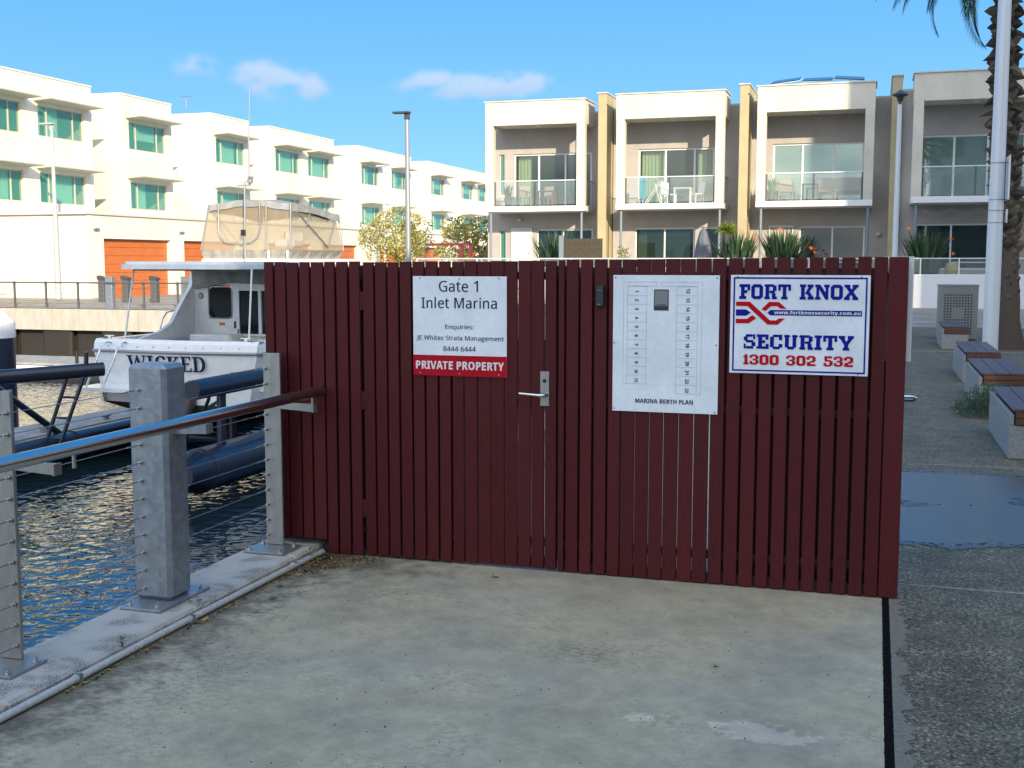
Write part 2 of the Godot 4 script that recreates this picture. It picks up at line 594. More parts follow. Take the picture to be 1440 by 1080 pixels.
# ------------------------------------------------------------------ ground and water
func slab_image() -> Image:
	var n := 1280
	var a := noise_bytes(n, 41, 0.0035, 5)
	var b := noise_bytes(n, 42, 0.016, 4)
	var f := noise_bytes(n, 43, 0.34, 3)
	var h := noise_bytes(n, 44, 0.0022, 3)
	var g := noise_bytes(n, 45, 0.075, 4)
	var out := PackedByteArray()
	out.resize(n * n * 3)
	var k := 0
	for j in n:
		var z := -6.8 + 3.6 * j / n
		for i in n:
			var x := -3.24 + 3.6 * i / n
			var q := j * n + i
			var A := a[q] / 255.0; var Bn := b[q] / 255.0; var F := f[q] / 255.0; var H := h[q] / 255.0; var G := g[j * n + (i * 2 / 3)] / 255.0
			var v := 0.30 * (1.0 + 0.34 * (A - 0.5) + 0.30 * (Bn - 0.5) + 0.40 * (F - 0.5) + 0.20 * (G - 0.5) + rng.randf_range(-0.07, 0.07))
			if rng.randf() < 0.004: v *= rng.randf_range(0.45, 0.8)
			# dirt washed against the pipe and into the corner by the kerb
			var dp := x + 3.24
			var edge := smoothstep(0.42, 0.02, dp + 0.30 * (Bn - 0.5) + 0.2 * (G - 0.5))
			v *= 1.0 - 0.62 * edge * (0.5 + 0.9 * F)
			var cor := smoothstep(0.75, 0.1, Vector2((x + 3.1) * 0.8, (z + 6.3) * 1.3).length() + 0.5 * (Bn - 0.5))
			v *= 1.0 - 0.58 * cor * (0.5 + G)
			# black pitted specks
			var pit := maxf(exp(-pow((x + 1.23) / 0.24, 2.0) - pow((z + 5.08) / 0.20, 2.0)), 0.55 * smoothstep(0.60, 0.80, A))
			pit = maxf(pit, 0.8 * exp(-pow((x + 2.75) / 0.25, 2.0) - pow((z + 4.3) / 0.7, 2.0)))
			pit = maxf(pit, 0.7 * exp(-pow((x + 2.55) / 0.45, 2.0) - pow((z + 5.7) / 0.25, 2.0)))
			if F * 0.62 + G * 0.38 < 0.34 + 0.10 * pit:
				v *= 1.0 - 0.55 * pit
			# pale scaled-off patches near the far right corner of the slab
			var e1 := exp(-pow((x + 0.36) / 0.24, 2.0) - pow((z + 4.40) / 0.13, 2.0))
			e1 = maxf(e1, 0.8 * exp(-pow((x + 0.83) / 0.10, 2.0) - pow((z + 4.42) / 0.09, 2.0)))
			var pale := smoothstep(0.36, 0.56, e1 * (0.35 + 0.85 * Bn) + 0.25 * (G - 0.5))
			v *= 1.0 + 0.34 * pale
			var warm := clampf((H - 0.5) * 1.1 + (A - 0.5) * 0.5, -1.0, 1.0)
			var c := Color(v * (1.15 + 0.06 * warm), v * 1.02, v * (0.70 - 0.085 * warm + 0.05 * pale)).linear_to_srgb()
			out[k] = int(clampf(c.r, 0, 1) * 255.0)
			out[k + 1] = int(clampf(c.g, 0, 1) * 255.0)
			out[k + 2] = int(clampf(c.b, 0, 1) * 255.0)
			k += 3
	return Image.create_from_data(n, n, false, Image.FORMAT_RGB8, out)

func aggregate_image() -> Image:
	var n := 1024
	var c := noise_bytes(n, 51, 0.22, 1, FastNoiseLite.TYPE_CELLULAR, FastNoiseLite.RETURN_CELL_VALUE)
	var d := noise_bytes(n, 51, 0.22, 1, FastNoiseLite.TYPE_CELLULAR, FastNoiseLite.RETURN_DISTANCE)
	var a := noise_bytes(n, 52, 0.006, 4)
	var out := PackedByteArray()
	out.resize(n * n * 3)
	for q in n * n:
		var C := c[q] / 255.0
		var A := a[q] / 255.0
		var v := 0.115 + 0.09 * C
		if C > 0.86: v = 0.26 + 1.2 * (C - 0.86)
		elif C < 0.18: v = 0.06
		v *= 1.0 - 0.55 * smoothstep(0.45, 0.75, d[q] / 255.0)
		v *= 0.42 + 0.42 * A
		var k := Color(v * 1.17, v * 1.02, v * (0.58 + 0.12 * C)).linear_to_srgb()
		out[q * 3] = int(clampf(k.r, 0, 1) * 255.0)
		out[q * 3 + 1] = int(clampf(k.g, 0, 1) * 255.0)
		out[q * 3 + 2] = int(clampf(k.b, 0, 1) * 255.0)
	return Image.create_from_data(n, n, false, Image.FORMAT_RGB8, out)

# sheet in x,z at height y with UV over a tile of the given size
func sheet(st: SurfaceTool, x0: float, z0: float, x1: float, z1: float, y: float, ox := 0.0, oz := 0.0, tile := 1.0):
	var p := [Vector3(x0, y, z1), Vector3(x1, y, z1), Vector3(x1, y, z0), Vector3(x0, y, z0)]
	for k in [0, 2, 1, 0, 3, 2]:
		st.set_normal(Vector3.UP)
		st.set_uv(Vector2((p[k].x - ox) / tile, (p[k].z - oz) / tile))
		st.add_vertex(p[k])

func ground_and_water():
	# the sunken base everywhere east and north of the inlet
	mk("earth", lin(0.20, 0.19, 0.17), 0.95, 0.0, tex["mottle"], Vector3.ONE * 0.1)
	var st := S()
	sheet(st, -3.3, -400, 400, 300, -0.05)
	sheet(st, -400, -400, -3.3, -37.1, -0.05)
	setting("ground", st, "earth")
	# concrete slab of the promenade
	var m := mk("slab", Color.WHITE, 0.88)
	m.albedo_texture = ImageTexture.create_from_image(slab_image())
	m.uv1_triplanar = false
	m.heightmap_enabled = true
	m.heightmap_texture = tex["fine"]
	m.heightmap_scale = 0.12
	m.uv1_triplanar = false
	st = S()
	sheet(st, -3.24, -36.9, 0.085, 6.0, 0.0, -3.24, -6.8, 3.6)
	setting("pavement", st, "slab")
	# exposed-aggregate path beside it
	m = mk("aggregate", Color.WHITE, 0.82, 0.0, ImageTexture.create_from_image(aggregate_image()), Vector3.ONE * 0.42, 0.25, tex["fine"])
	st = S()
	sheet(st, 0.120, -33.5, 30.0, 6.0, 0.0)
	setting("path", st, "aggregate")
	st = S()
	# crumbly filler between slab and path, ragged on both sides
	bx(st, Vector3(0.1035, -0.017, -13.7), Vector3(0.041, 0.03, 39.5))
	for k in 1500:
		var jz := -3.9 - 2.6 * rng.randf()
		var js := rng.randf_range(0.004, 0.010)
		bx(st, Vector3(0.086 + 0.036 * rng.randf(), -0.001 + rng.randf_range(-0.003, 0.0015), jz), Vector3(js, js * 0.7, js * rng.randf_range(0.8, 1.6)))
	setting("expansion_joint", st, "joint")
	st = S()
	sheet(st, -3.24, -60.0, 30.0, -33.5, -0.004)
	setting("road", st, "far_paving")
	# cement margin smeared over the edge of the path, with an uneven outer border
	st = S()
	var mn := FastNoiseLite.new()
	mn.seed = 17
	mn.frequency = 3.0
	mn.fractal_octaves = 5
	var mz := -3.5
	while mz > -8.0:
		var w0 := 0.055 + 0.075 * mn.get_noise_1d(mz) + 0.012 * sin(mz * 61.0)
		var w1 := 0.055 + 0.075 * mn.get_noise_1d(mz - 0.02) + 0.012 * sin((mz - 0.02) * 61.0)
		quad(st, Vector3(0.1205, 0.003, mz), Vector3(0.1205 + maxf(0.008, w0), 0.003, mz), Vector3(0.1205 + maxf(0.008, w1), 0.003, mz - 0.02), Vector3(0.1205, 0.003, mz - 0.02))
		mz -= 0.02
	setting("cement_margin", st, "cement")
	# pale cut lines across the path: real shallow strips of mortar
	for z in [-6.72, -10.85, -16.64, -24.62, -35.3, -42.0]:
		st = S()
		var w := 0.022 if z > -20.0 else 0.10
		var x := 0.16
		while x < 12.0:
			var e := x + rng.randf_range(0.2, 0.5)
			var o := rng.randf_range(-0.003, 0.003)
			bx(st, Vector3((x + e) / 2.0, 0.0015, z + o), Vector3(e - x, 0.005, w * rng.randf_range(0.75, 1.1)))
			x = e - 0.01
		var s := setting("paving_line", st, "mortar_line")
		s.set_meta("kind", "structure")
	# wet patch and puddle past the end of the fence
	puddle()
	# kerb of the quay edge, in lengths with open butt joints
	var kerb := Node3D.new()
	kerb.name = "kerb"
	add_child(kerb)
	kerb.set_meta("kind", "structure")
	var z := 6.0
	while z > -37.0:
		var l := 2.42
		B(kerb, "kerb_stone", Vector3(-3.435, -0.10, z - l / 2.0), Vector3(0.39, 0.30, l - 0.006), "kerb", 0.014)
		z -= l
	st = S()
	bx(st, Vector3(-3.45, -1.7, -15.4), Vector3(0.30, 2.9, 43.0))
	setting("quay_wall", st, "kerb")
	# water: a finely waved sheet close by, a plain one beyond
	var wm := mk("water", lin(0.010, 0.022, 0.026), 0.02, 0.0, null, Vector3.ONE * 0.25, 1.7, ripple_tex())
	wm.metallic_specular = 0.62
	var grid := PlaneMesh.new()
	grid.size = Vector2(120.0, 100.0)
	var o := MeshInstance3D.new()
	o.name = "water"
	o.mesh = grid
	o.material_override = wm
	add_child(o)
	o.position = Vector3(-63.55, WATER, 13.2)
	o.set_meta("kind", "structure")

func ripple_tex() -> Texture2D:
	var n := 1024
	var a := noise_bytes(n, 61, 0.010, 2, FastNoiseLite.TYPE_SIMPLEX_SMOOTH, FastNoiseLite.RETURN_CELL_VALUE, 0.4)
	var b := noise_bytes(n, 62, 0.026, 1)
	var out := PackedByteArray()
	out.resize(n * n)
	for i in n * n:
		out[i] = int(clampf(0.78 * a[i] + 0.22 * b[i], 0, 255))
	return ImageTexture.create_from_image(Image.create_from_data(n, n, false, Image.FORMAT_L8, out))

func puddle():
	# wet film: every cell of a fine grid where water stands, so that the edge is as ragged as the stones
	var nz := FastNoiseLite.new()
	nz.seed = 90
	nz.frequency = 1.6
	nz.fractal_octaves = 5
	nz.fractal_gain = 0.62
	var e := 0.022
	for level in 2:
		var st := S()
		var x := 0.14
		while x < 2.6:
			var z := -10.75
			while z < -7.5:
				var c := Vector2(x + e / 2, z + e / 2)
				var d := minf(smoothstep(-10.62, -10.30, z), 1.0 - smoothstep(-8.30 + 0.35 * sin(x * 3.0), -7.75 + 0.25 * sin(x * 3.0), z))
				# a dry tongue between two arms of the puddle
				d -= 0.75 * exp(-pow((c.x - 0.16) / 0.30, 2.0) - pow((c.y + 9.03) / 0.16, 2.0)) + 0.55 * exp(-pow((c.x - 1.25) / 0.30, 2.0) - pow((c.y + 9.35) / 0.35, 2.0))
				d += 0.55 * nz.get_noise_2d(c.x, c.y) - 0.12
				d += rng.randf_range(-0.09, 0.09) - 0.9 * smoothstep(1.7, 2.5, x)
				var is_wet := d > 0.42
				if (level == 1 and is_wet) or (level == 0 and not is_wet and d > 0.16):
					var y := 0.004
					tri(st, Vector3(x, y, z), Vector3(x, y, z + e), Vector3(x + e, y, z + e))
					tri(st, Vector3(x, y, z), Vector3(x + e, y, z + e), Vector3(x + e, y, z))
				z += e
			x += e
		setting("puddle" if level else "damp_patch", st, "wet" if level else "damp")

# ------------------------------------------------------------------ the quay across the inlet
func far_quay():
	var st := S()
	var q := Node3D.new()
	q.name = "far_quay_wall"
	add_child(q)
	q.set_meta("kind", "structure")
	var x := -60.0
	while x < -4.0:
		B(q, "cap_panel", Vector3(x + 1.9, -0.41, -37.0), Vector3(3.78, 0.80, 0.40), "far_cap", 0.012)
		x += 3.8
	B(q, "backing", Vector3(-32.0, -1.9, -37.5), Vector3(57.0, 2.2, 0.3), "sheet_pile")
	x = -60.0
	var flip := false
	while x < -4.0:
		var zf := -36.95 if flip else -37.20
		var s := S()
		var w := 1.30
		var p := PackedVector2Array([Vector2(0, -0.12), Vector2(0, 0.0 if flip else -0.0), Vector2(0.1, 0.05), Vector2(w - 0.1, 0.05), Vector2(w, 0.0), Vector2(w, -0.12)])
		prism(s, p, 0.0, 2.2, Transform3D(Basis(Vector3(1, 0, 0), Vector3(0, 0, 1), Vector3(0, -1, 0)), Vector3(x, -0.815, zf)))
		part(q, "sheet_pile", s, "sheet_pile")
		x += w
		flip = not flip
	# paving behind the quay, rising a little towards the garages
	st = S()
	quad(st, Vector3(-70, 0.012, -36.82), Vector3(-3.3, 0.012, -36.82), Vector3(-3.3, 0.216, -41.2), Vector3(-70, 0.216, -41.2))
	quad(st, Vector3(-70, 0.216, -41.2), Vector3(-20.0, 0.216, -41.2), Vector3(-20.0, 0.216, -130), Vector3(-70, 0.216, -130))
	setting("quay_paving", st, "far_paving")
	for k in 3:
		st = S()
		var y := 0.012 + (k * 1.3 + 0.6) * 0.0465 + 0.004
		bx(st, Vector3(-36.0, y, -37.4 - k * 1.3), Vector3(60.0, 0.006, 0.10))
		setting("paving_line", st, "mortar_line")
	# railing along its edge
	var r := thing("quay_railing", "grey tube railing along the far concrete quay edge", "railing", Vector3(-31.4, 0.012, -37.0))
	for k in 18:
		var px := -4.25 + k * 1.43
		if absf(px - 4.28) < 0.4: continue
		B(r, "post", Vector3(px, 0.5, 0), Vector3(0.05, 1.0, 0.09), "rail_dark", 0.006)
		B(r, "base_plate", Vector3(px, 0.006, 0), Vector3(0.16, 0.012, 0.16), "rail_grey")
		B(r, "bracket", Vector3(px + 0.08, 0.86, 0.0), Vector3(0.14, 0.03, 0.03), "rail_grey")
	T(r, "handrail", [Vector3(-6, 0.96, 0.12), Vector3(20.0, 0.96, 0.12)], 0.028, "rail_dark", 8)
	for y in [0.2, 0.38, 0.56, 0.74]:
		T(r, "cable", [Vector3(-6, y, 0.0), Vector3(20.0, y, 0.0)], 0.004, "cable", 5)
	var gp := thing("quay_post", "squat galvanised box post in the far quay railing", "post", Vector3(-27.12, 0.012, -37.05))
	B(gp, "shaft", Vector3(0, 0.60, 0), Vector3(0.30, 1.18, 0.22), "galv", 0.012)
	B(gp, "base_plate", Vector3(0, 0.008, 0), Vector3(0.42, 0.016, 0.34), "galv")
	# floating pontoon under the far wall
	var po := thing("floating_pontoon", "pale floating pontoon moored under the dark sheet piles", "pontoon", Vector3(-25.5, WATER, -31.2))
	for k in 10:
		B(po, "deck_board", Vector3(-9.0 + k * 2.0, 0.46, 0), Vector3(1.985, 0.07, 2.4), "pontoon", 0.008)
	B(po, "fender_strip", Vector3(0, 0.34, 1.22), Vector3(20.0, 0.14, 0.06), "white_paint", 0.01)
	B(po, "float", Vector3(0, 0.14, 0), Vector3(19.6, 0.48, 2.2), "rubber")
	T(po, "mooring_post", [Vector3(2.1, 0.4, 1.0), Vector3(2.1, 0.85, 1.0)], 0.05, "black", 8)

# ------------------------------------------------------------------ cream apartment row
# window with frame, panes and blind in a local x,y plane facing +z
func window(parent: Node, xf: Transform3D, x0: float, y0: float, x1: float, y1: float, cuts: Array, glass: String, frame: String, blinds: Array, fw := 0.06) -> Node3D:
	var st := S()
	var d := 0.07
	bx(st, Vector3((x0 + x1) / 2, y0 + fw / 2, -0.12), Vector3(x1 - x0, fw, d))
	bx(st, Vector3((x0 + x1) / 2, y1 - fw / 2, -0.12), Vector3(x1 - x0, fw, d))
	var xs := [x0]
	xs.append_array(cuts)
	xs.append(x1)
	for k in xs.size():
		var c: float = xs[k]
		if k == 0: c += fw / 2
		elif k == xs.size() - 1: c -= fw / 2
		bx(st, Vector3(c, (y0 + y1) / 2, -0.122), Vector3(fw, y1 - y0 - 2 * fw, d))
	var w := part(parent, "window", st, frame, xf)
	for k in xs.size() - 1:
		var a: float = xs[k] + (fw if k == 0 else fw / 2)
		var b: float = xs[k + 1] - (fw if k == xs.size() - 2 else fw / 2)
		B(w, "pane", Vector3((a + b) / 2, (y0 + y1) / 2, -0.13), Vector3(b - a, y1 - y0 - 2 * fw, 0.008), glass)
	for bl in blinds:
		B(w, "blind", Vector3((bl[0] + bl[2]) / 2, (bl[1] + bl[3]) / 2, -0.24), Vector3(bl[2] - bl[0], bl[3] - bl[1], 0.012), bl[4])
	return w

func apartments():
	var t := thing("apartment_building", "long cream three-storey apartment row with green windows and orange garage doors", "building", Vector3(-31.15, 0.2, -41.2))
	var face := Transform3D(Basis(Vector3(0, 0, -1), Vector3(0, 1, 0), Vector3(1, 0, 0)), Vector3(-36.4, 0, 0) - t.position)
	var blocks := [[30.0, 48.77, [[33.4, 36.65], [40.6, 43.85], [44.93, 48.18]]], [51.04, 55.51, [[51.7, 54.95]]], [59.42, 63.7, [[59.92, 63.17]]], [66.24, 75.25, [[66.92, 70.14], [71.38, 74.62]]], [79.33, 89.5, [[79.87, 83.06], [85.5, 88.6]]], [93.37, 112.0, [[94.05, 97.35], [101.65, 104.95], [106.2, 109.4]]]]
	var bi := 0
	for b in blocks:
		var holes := []
		for w in b[2]:
			holes.append([w[0], 4.40, w[1], 5.80])
			holes.append([w[0], 7.40, w[1], 8.80])
		var st := S()
		holed(st, b[0], 3.70, b[1], 10.08, holes, 0.26, face)
		# end walls, back and roof
		var L := func(x, y, z): return face * Vector3(x, y, z)
		for e in [b[0] + 0.001, b[1] - 0.001]:
			bx(st, L.call(e + (0.13 if e < b[1] - 1.0 else -0.13), 6.89, -4.63), Vector3(8.74, 6.38, 0.26))
		part(t, "wall", st, "render_cream" if bi % 2 == 0 else "render_cream_b")
		st = S()
		bx(st, L.call((b[0] + b[1]) / 2, 10.115, -4.46), Vector3(9.0, 0.07, b[1] - b[0] + 0.05))
		part(t, "roof_coping", st, "render_cream_b")
		st = S()
		bx(st, L.call((b[0] + b[1]) / 2, 6.6, -3.0), Vector3(0.1, 5.6, b[1] - b[0] - 0.6))
		bx(st, L.call((b[0] + b[1]) / 2, 6.6, -1.6), Vector3(2.6, 0.2, b[1] - b[0] - 0.6))
		part(t, "inner_wall", st, "plaster")
		var wi := 0
		for w in b[2]:
			for lo in [4.40, 7.40]:
				var y1: float = lo + 1.40
				var x0: float = w[0]; var x1: float = w[1]
				var c1 := x0 + 0.70; var c2 := x1 - 0.72
				var kind := (bi * 3 + wi * 2 + (1 if lo > 5.0 else 0)) % 4
				var bl := []
				if kind == 0: bl = [[c1 + 0.03, lo + 0.06, c2 - 0.03, y1 - 0.06, "blind_green"]]
				elif kind == 1: bl = [[c1 + 0.03, lo + 0.06, c2 - 0.2, y1 - 0.06, "blind_green"], [c2 + 0.1, lo + 0.06, x1 - 0.06, y1 - 0.06, "blind_pale"]]
				elif kind == 2: bl = [[c1 + 0.03, lo + 0.55, c2 - 0.03, y1 - 0.06, "blind_green"]]
				else: bl = [[c1 + 0.03, lo + 0.06, c1 + 0.9, y1 - 0.06, "blind_green"], [x0 + 0.06, lo + 0.06, x0 + 0.4, y1 - 0.06, "blind_pale"]]
				window(t, face, x0, lo, x1, y1, [c1, c2], "glass_green", "frame_beige", bl)
				# sloping sun shade
				st = S()
				prism(st, PackedVector2Array([Vector2(0.0, 0.09), Vector2(0.92, 0.15), Vector2(0.92, 0.21), Vector2(0.0, 0.18)]), 0.0, x1 - x0 + 0.55, face * Transform3D(Basis(Vector3(0, 0, 1), Vector3(0, 1, 0), Vector3(-1, 0, 0)), Vector3(x1 + 0.30, y1 + 0.05, 0.002)))
				part(t, "sun_shade", st, "awning")
				wi += 1
		bi += 1
	# back walls of the gaps
	for k in 5:
		var a: float = blocks[k][1]; var c: float = blocks[k + 1][0]
		var st := S()
		bx(st, face * Vector3((a + c) / 2, 6.8, -3.4), Vector3(0.3, 6.2, c - a + 0.1))
		part(t, "gap_wall", st, "render_cream")
	# garage podium in front
	var pod := Transform3D(Basis(Vector3(0, 0, -1), Vector3(0, 1, 0), Vector3(1, 0, 0)), Vector3(-31.15, 0, 0) - t.position)
	var doors := [[42.24, 47.2], [48.25, 53.2], [56.3, 61.3], [62.7, 67.62], [71.0, 75.9], [77.3, 82.4], [86.0, 91.0], [92.2, 97.2]]
	var holes := []
	for d in doors:
		holes.append([d[0], 0.19, d[1], 2.72])
	var st := S()
	holed(st, 41.2, 0.19, 112.0, 3.70, holes, 0.30, pod)
	bx(st, pod * Vector3(41.33, 1.945, -15.3), Vector3(30.0, 3.51, 0.26))
	part(t, "podium_wall", st, "render_cream")
	st = S()
	bx(st, pod * Vector3(76.5, 3.74, -2.6), Vector3(5.36, 0.08, 70.9))
	bx(st, pod * Vector3(43.0, 3.74, -17.6), Vector3(25.0, 0.08, 3.9))
	part(t, "podium_coping", st, "coping")
	for d in doors:
		var g := B(t, "garage_door", pod * Vector3((d[0] + d[1]) / 2, 1.455, -0.27), Vector3(0.05, 2.52, d[1] - d[0] - 0.02), "garage")
		for k in 7:
			B(g, "panel", Vector3(0.035, -1.08 + k * 0.36, 0), Vector3(0.03, 0.35, d[1] - d[0] - 0.04), "garage", 0.006)
	# small wall fittings
	B(t, "wall_lamp", pod * Vector3(41.7, 3.1, 0.06), Vector3(0.12, 0.08, 0.3), "rail_grey")
	B(t, "wall_lamp", pod * Vector3(48.0, 3.1, 0.06), Vector3(0.12, 0.08, 0.3), "rail_grey")
	B(t, "meter_box", Vector3(-4.6, 0.42, 0.04), Vector3(0.9, 0.5, 0.06), "coping")
	var an := thing("roof_antenna", "small television antenna on the cream apartment roof", "antenna", Vector3(-37.5, 10.365, -58.7))
	T(an, "mast", [Vector3(0, -0.02, 0), Vector3(0, 0.62, 0)], 0.02, "rail_grey", 6)
	T(an, "boom", [Vector3(-0.1, 0.57, 0.5), Vector3(0.1, 0.67, -0.4)], 0.02, "rail_grey", 6)
	for k in 5:
		T(an, "element", [Vector3(-0.25, 0.58 + k * 0.02, 0.42 - k * 0.18), Vector3(0.25, 0.58 + k * 0.02, 0.42 - k * 0.18)], 0.012, "rail_grey", 5)

# ------------------------------------------------------------------ townhouses
func curtain(parent: Node, x0: float, x1: float, y0: float, y1: float, z: float, mat: String):
	var st := S()
	var n := int((x1 - x0) / 0.05)
	for k in n:
		var a := x0 + (x1 - x0) * k / n
		var b := x0 + (x1 - x0) * (k + 1) / n
		var za := z + 0.035 * sin(a * 38.0) + 0.015 * sin(a * 91.0)
		var zb := z + 0.035 * sin(b * 38.0) + 0.015 * sin(b * 91.0)
		quad(st, Vector3(a, y0, za), Vector3(b, y0, zb), Vector3(b, y1, zb), Vector3(a, y1, za))
	part(parent, "curtain", st, mat)

func townhouses():
	var spots := [[-17.44, -52.0], [-11.10, -51.2], [-4.95, -50.6], [1.21, -48.8], [7.4, -47.6]]
	var labels := ["cream townhouse with a white ground floor door below its balcony", "cream townhouse with a white drying rack and chairs on its balcony", "grey townhouse with solar panels and wicker chairs on its balcony", "grey townhouse whose balcony panes mirror a palm, string lights below", "grey townhouse past the palm trunk at the end of the row"]
	# upper door [x0, cuts, x1], ground openings [x0, cuts, x1]
	var ups := [[0.76, [1.99, 3.29], 4.58], [0.60, [1.85, 3.16], 4.06], [0.51, [1.77, 3.07], 4.31], [0.37, [1.65, 2.92], 4.30], [0.5, [1.8, 3.1], 4.3]]
	var lows := [[[1.90, [3.2], 4.65]], [[0.48, [1.85], 3.22], [3.48, [], 4.46]], [[1.70, [3.10], 4.45]], [[0.27, [1.65], 3.08]], [[0.5, [1.8], 3.2]]]
	for i in 5:
		var t := thing("townhouse", labels[i], "house", Vector3(spots[i][0], 0, spots[i][1]), 0.0, "balcony townhouses along the street")
		var F := 4.72
		# back walls with openings
		var u = ups[i]
		var holes := [[u[0], 4.29, u[2], 6.83]]
		for l in lows[i]:
			holes.append([l[0], 1.42, l[2], 3.28])
		if i == 0:
			holes.append([0.04, 4.9, 0.30, 6.83])
			holes.append([0.05, 1.42, 0.34, 3.24])
		var st := S()
		holed(st, -0.55, 0.0, 5.36, 8.62, holes, 0.22, Transform3D(Basis.IDENTITY, Vector3(0, 0, -2.0)))
		bx(st, Vector3(-0.44, 4.31, -7.2), Vector3(0.22, 8.62, 9.9))
		bx(st, Vector3(5.25, 4.31, -7.2), Vector3(0.22, 8.62, 9.9))
		part(t, "wall", st, "house_wall")
		st = S()
		bx(st, Vector3(2.4, 8.66, -7.1), Vector3(5.95, 0.08, 10.2))
		part(t, "roof", st, "coping")
		st = S()
		bx(st, Vector3(2.4, 4.15, -5.0), Vector3(5.4, 0.2, 5.4))
		bx(st, Vector3(2.4, 4.4, -7.5), Vector3(5.4, 8.2, 0.15))
		part(t, "inner_wall", st, "plaster")
		# frame round the balcony
		B(t, "column", Vector3(0.19, 6.12, -0.2), Vector3(0.38, 3.68, 0.4), "house_frame", 0.01)
		B(t, "column", Vector3(F - 0.19, 6.12, -0.2), Vector3(0.38, 3.68, 0.4), "house_frame", 0.01)
		st = S()
		bx(st, Vector3(F / 2, 8.49, -0.11), Vector3(F, 1.06, 0.22))
		bx(st, Vector3(0.11, 8.49, -1.11), Vector3(0.22, 1.06, 1.78))
		bx(st, Vector3(F - 0.11, 8.49, -1.11), Vector3(0.22, 1.06, 1.78))
		part(t, "fascia", st, "house_frame")
		B(t, "soffit", Vector3(F / 2, 8.04, -1.11), Vector3(F - 0.44, 0.06, 1.78), "house_frame")
		st = S()
		bx(st, Vector3(F / 2, 9.04, -0.09), Vector3(F + 0.10, 0.05, 0.28))
		bx(st, Vector3(0.09, 9.04, -1.13), Vector3(0.28, 0.05, 1.8))
		bx(st, Vector3(F - 0.09, 9.04, -1.13), Vector3(0.28, 0.05, 1.8))
		part(t, "coping", st, "coping")
		B(t, "balcony_slab", Vector3(F / 2, 4.155, -0.99), Vector3(F, 0.25, 2.02), "white_paint", 0.012)
		for x in [0.22, F - 0.16]:
			T(t, "support_post", [Vector3(x, 1.2, -0.15), Vector3(x, 4.03, -0.15)], 0.06, "steel_blue", 8)
		# projecting party wall between the houses
		B(t, "party_wall", Vector3(5.555, 4.6, -5.2), Vector3(0.39, 9.2, 10.6), "house_fin", 0.01)
		B(t, "party_wall_cap", Vector3(5.555, 9.225, -5.2), Vector3(0.47, 0.05, 10.7), "coping")
		# glass balustrade
		for k in 2:
			var a := 0.42 + k * 1.95
			B(t, "balustrade_glass", Vector3(a + 0.96, 4.87, -0.16), Vector3(1.86, 1.04, 0.012), "glass_clear")
		for x in [0.42, 2.36, 4.30]:
			B(t, "balustrade_post", Vector3(x, 4.86, -0.19), Vector3(0.06, 1.16, 0.05), "rail_dark")
		B(t, "balustrade_rail", Vector3(F / 2, 5.44, -0.17), Vector3(3.94, 0.04, 0.06), "white_frame")
		B(t, "balustrade_glass", Vector3(F - 0.05, 4.87, -1.2), Vector3(0.012, 1.04, 1.5), "glass_clear")
		B(t, "balustrade_rail", Vector3(F - 0.05, 5.44, -1.2), Vector3(0.05, 0.04, 1.56), "rail_grey")
		# sliding doors
		var back := Transform3D(Basis.IDENTITY, Vector3(0, 0, -2.0))
		var w := window(t, back, u[0], 4.29, u[2], 6.83, u[1], "glass_teal" if i > 1 else "glass_room", "white_frame", [], 0.08)
		w.name = "balcony_door"
		if i < 2:
			curtain(w, u[0] + 0.12, u[1][0] - (0.45 if i == 0 else 0.02), 4.34, 6.75, -0.45, "curtain")
		if i == 1: curtain(w, u[1][1] + 0.1, u[2] - 0.1, 4.34, 6.75, -0.45, "curtain")
		if i == 3: curtain(w, u[0] + 0.1, u[1][0], 4.34, 6.75, -0.5, "curtain_dark")
		for l in lows[i]:
			var g := window(t, back, l[0], 1.42, l[2], 3.28, l[1], "glass_dark", "white_frame", [], 0.07)
			if i == 1 and l[0] < 1.0: curtain(g, l[0] + 0.1, l[0] + 0.5, 1.5, 3.2, -0.4, "curtain")
			if i == 3: curtain(g, l[0] + 0.1, l[1][0], 1.5, 3.2, -0.4, "curtain_dark")
			if l[1].size(): B(g, "safety_rail", Vector3((l[1][0] + l[2]) / 2, 1.72, -0.05), Vector3(l[2] - l[1][0] - 0.1, 0.05, 0.03), "white_frame")
		if i == 0:
			window(t, back, 0.04, 4.9, 0.30, 6.83, [], "glass_green", "white_frame", [], 0.03)
			window(t, back, 0.05, 1.42, 0.34, 3.24, [], "glass_green", "white_frame", [], 0.03)
			var d := B(t, "door", Vector3(1.17, 2.24, -1.975), Vector3(0.92, 2.0, 0.05), "white_paint", 0.006)
			d.set_meta("label", "plain white ground floor door")
			B(d, "handle", Vector3(0.38, -0.1, 0.06), Vector3(0.1, 0.03, 0.05), "chrome")
			st = S()
			bx(st, Vector3(0.68, 2.27, -1.97), Vector3(0.06, 2.1, 0.07))
			bx(st, Vector3(1.66, 2.27, -1.97), Vector3(0.06, 2.1, 0.07))
			bx(st, Vector3(1.17, 3.30, -1.97), Vector3(1.04, 0.06, 0.075))
			part(t, "door_frame", st, "white_frame")
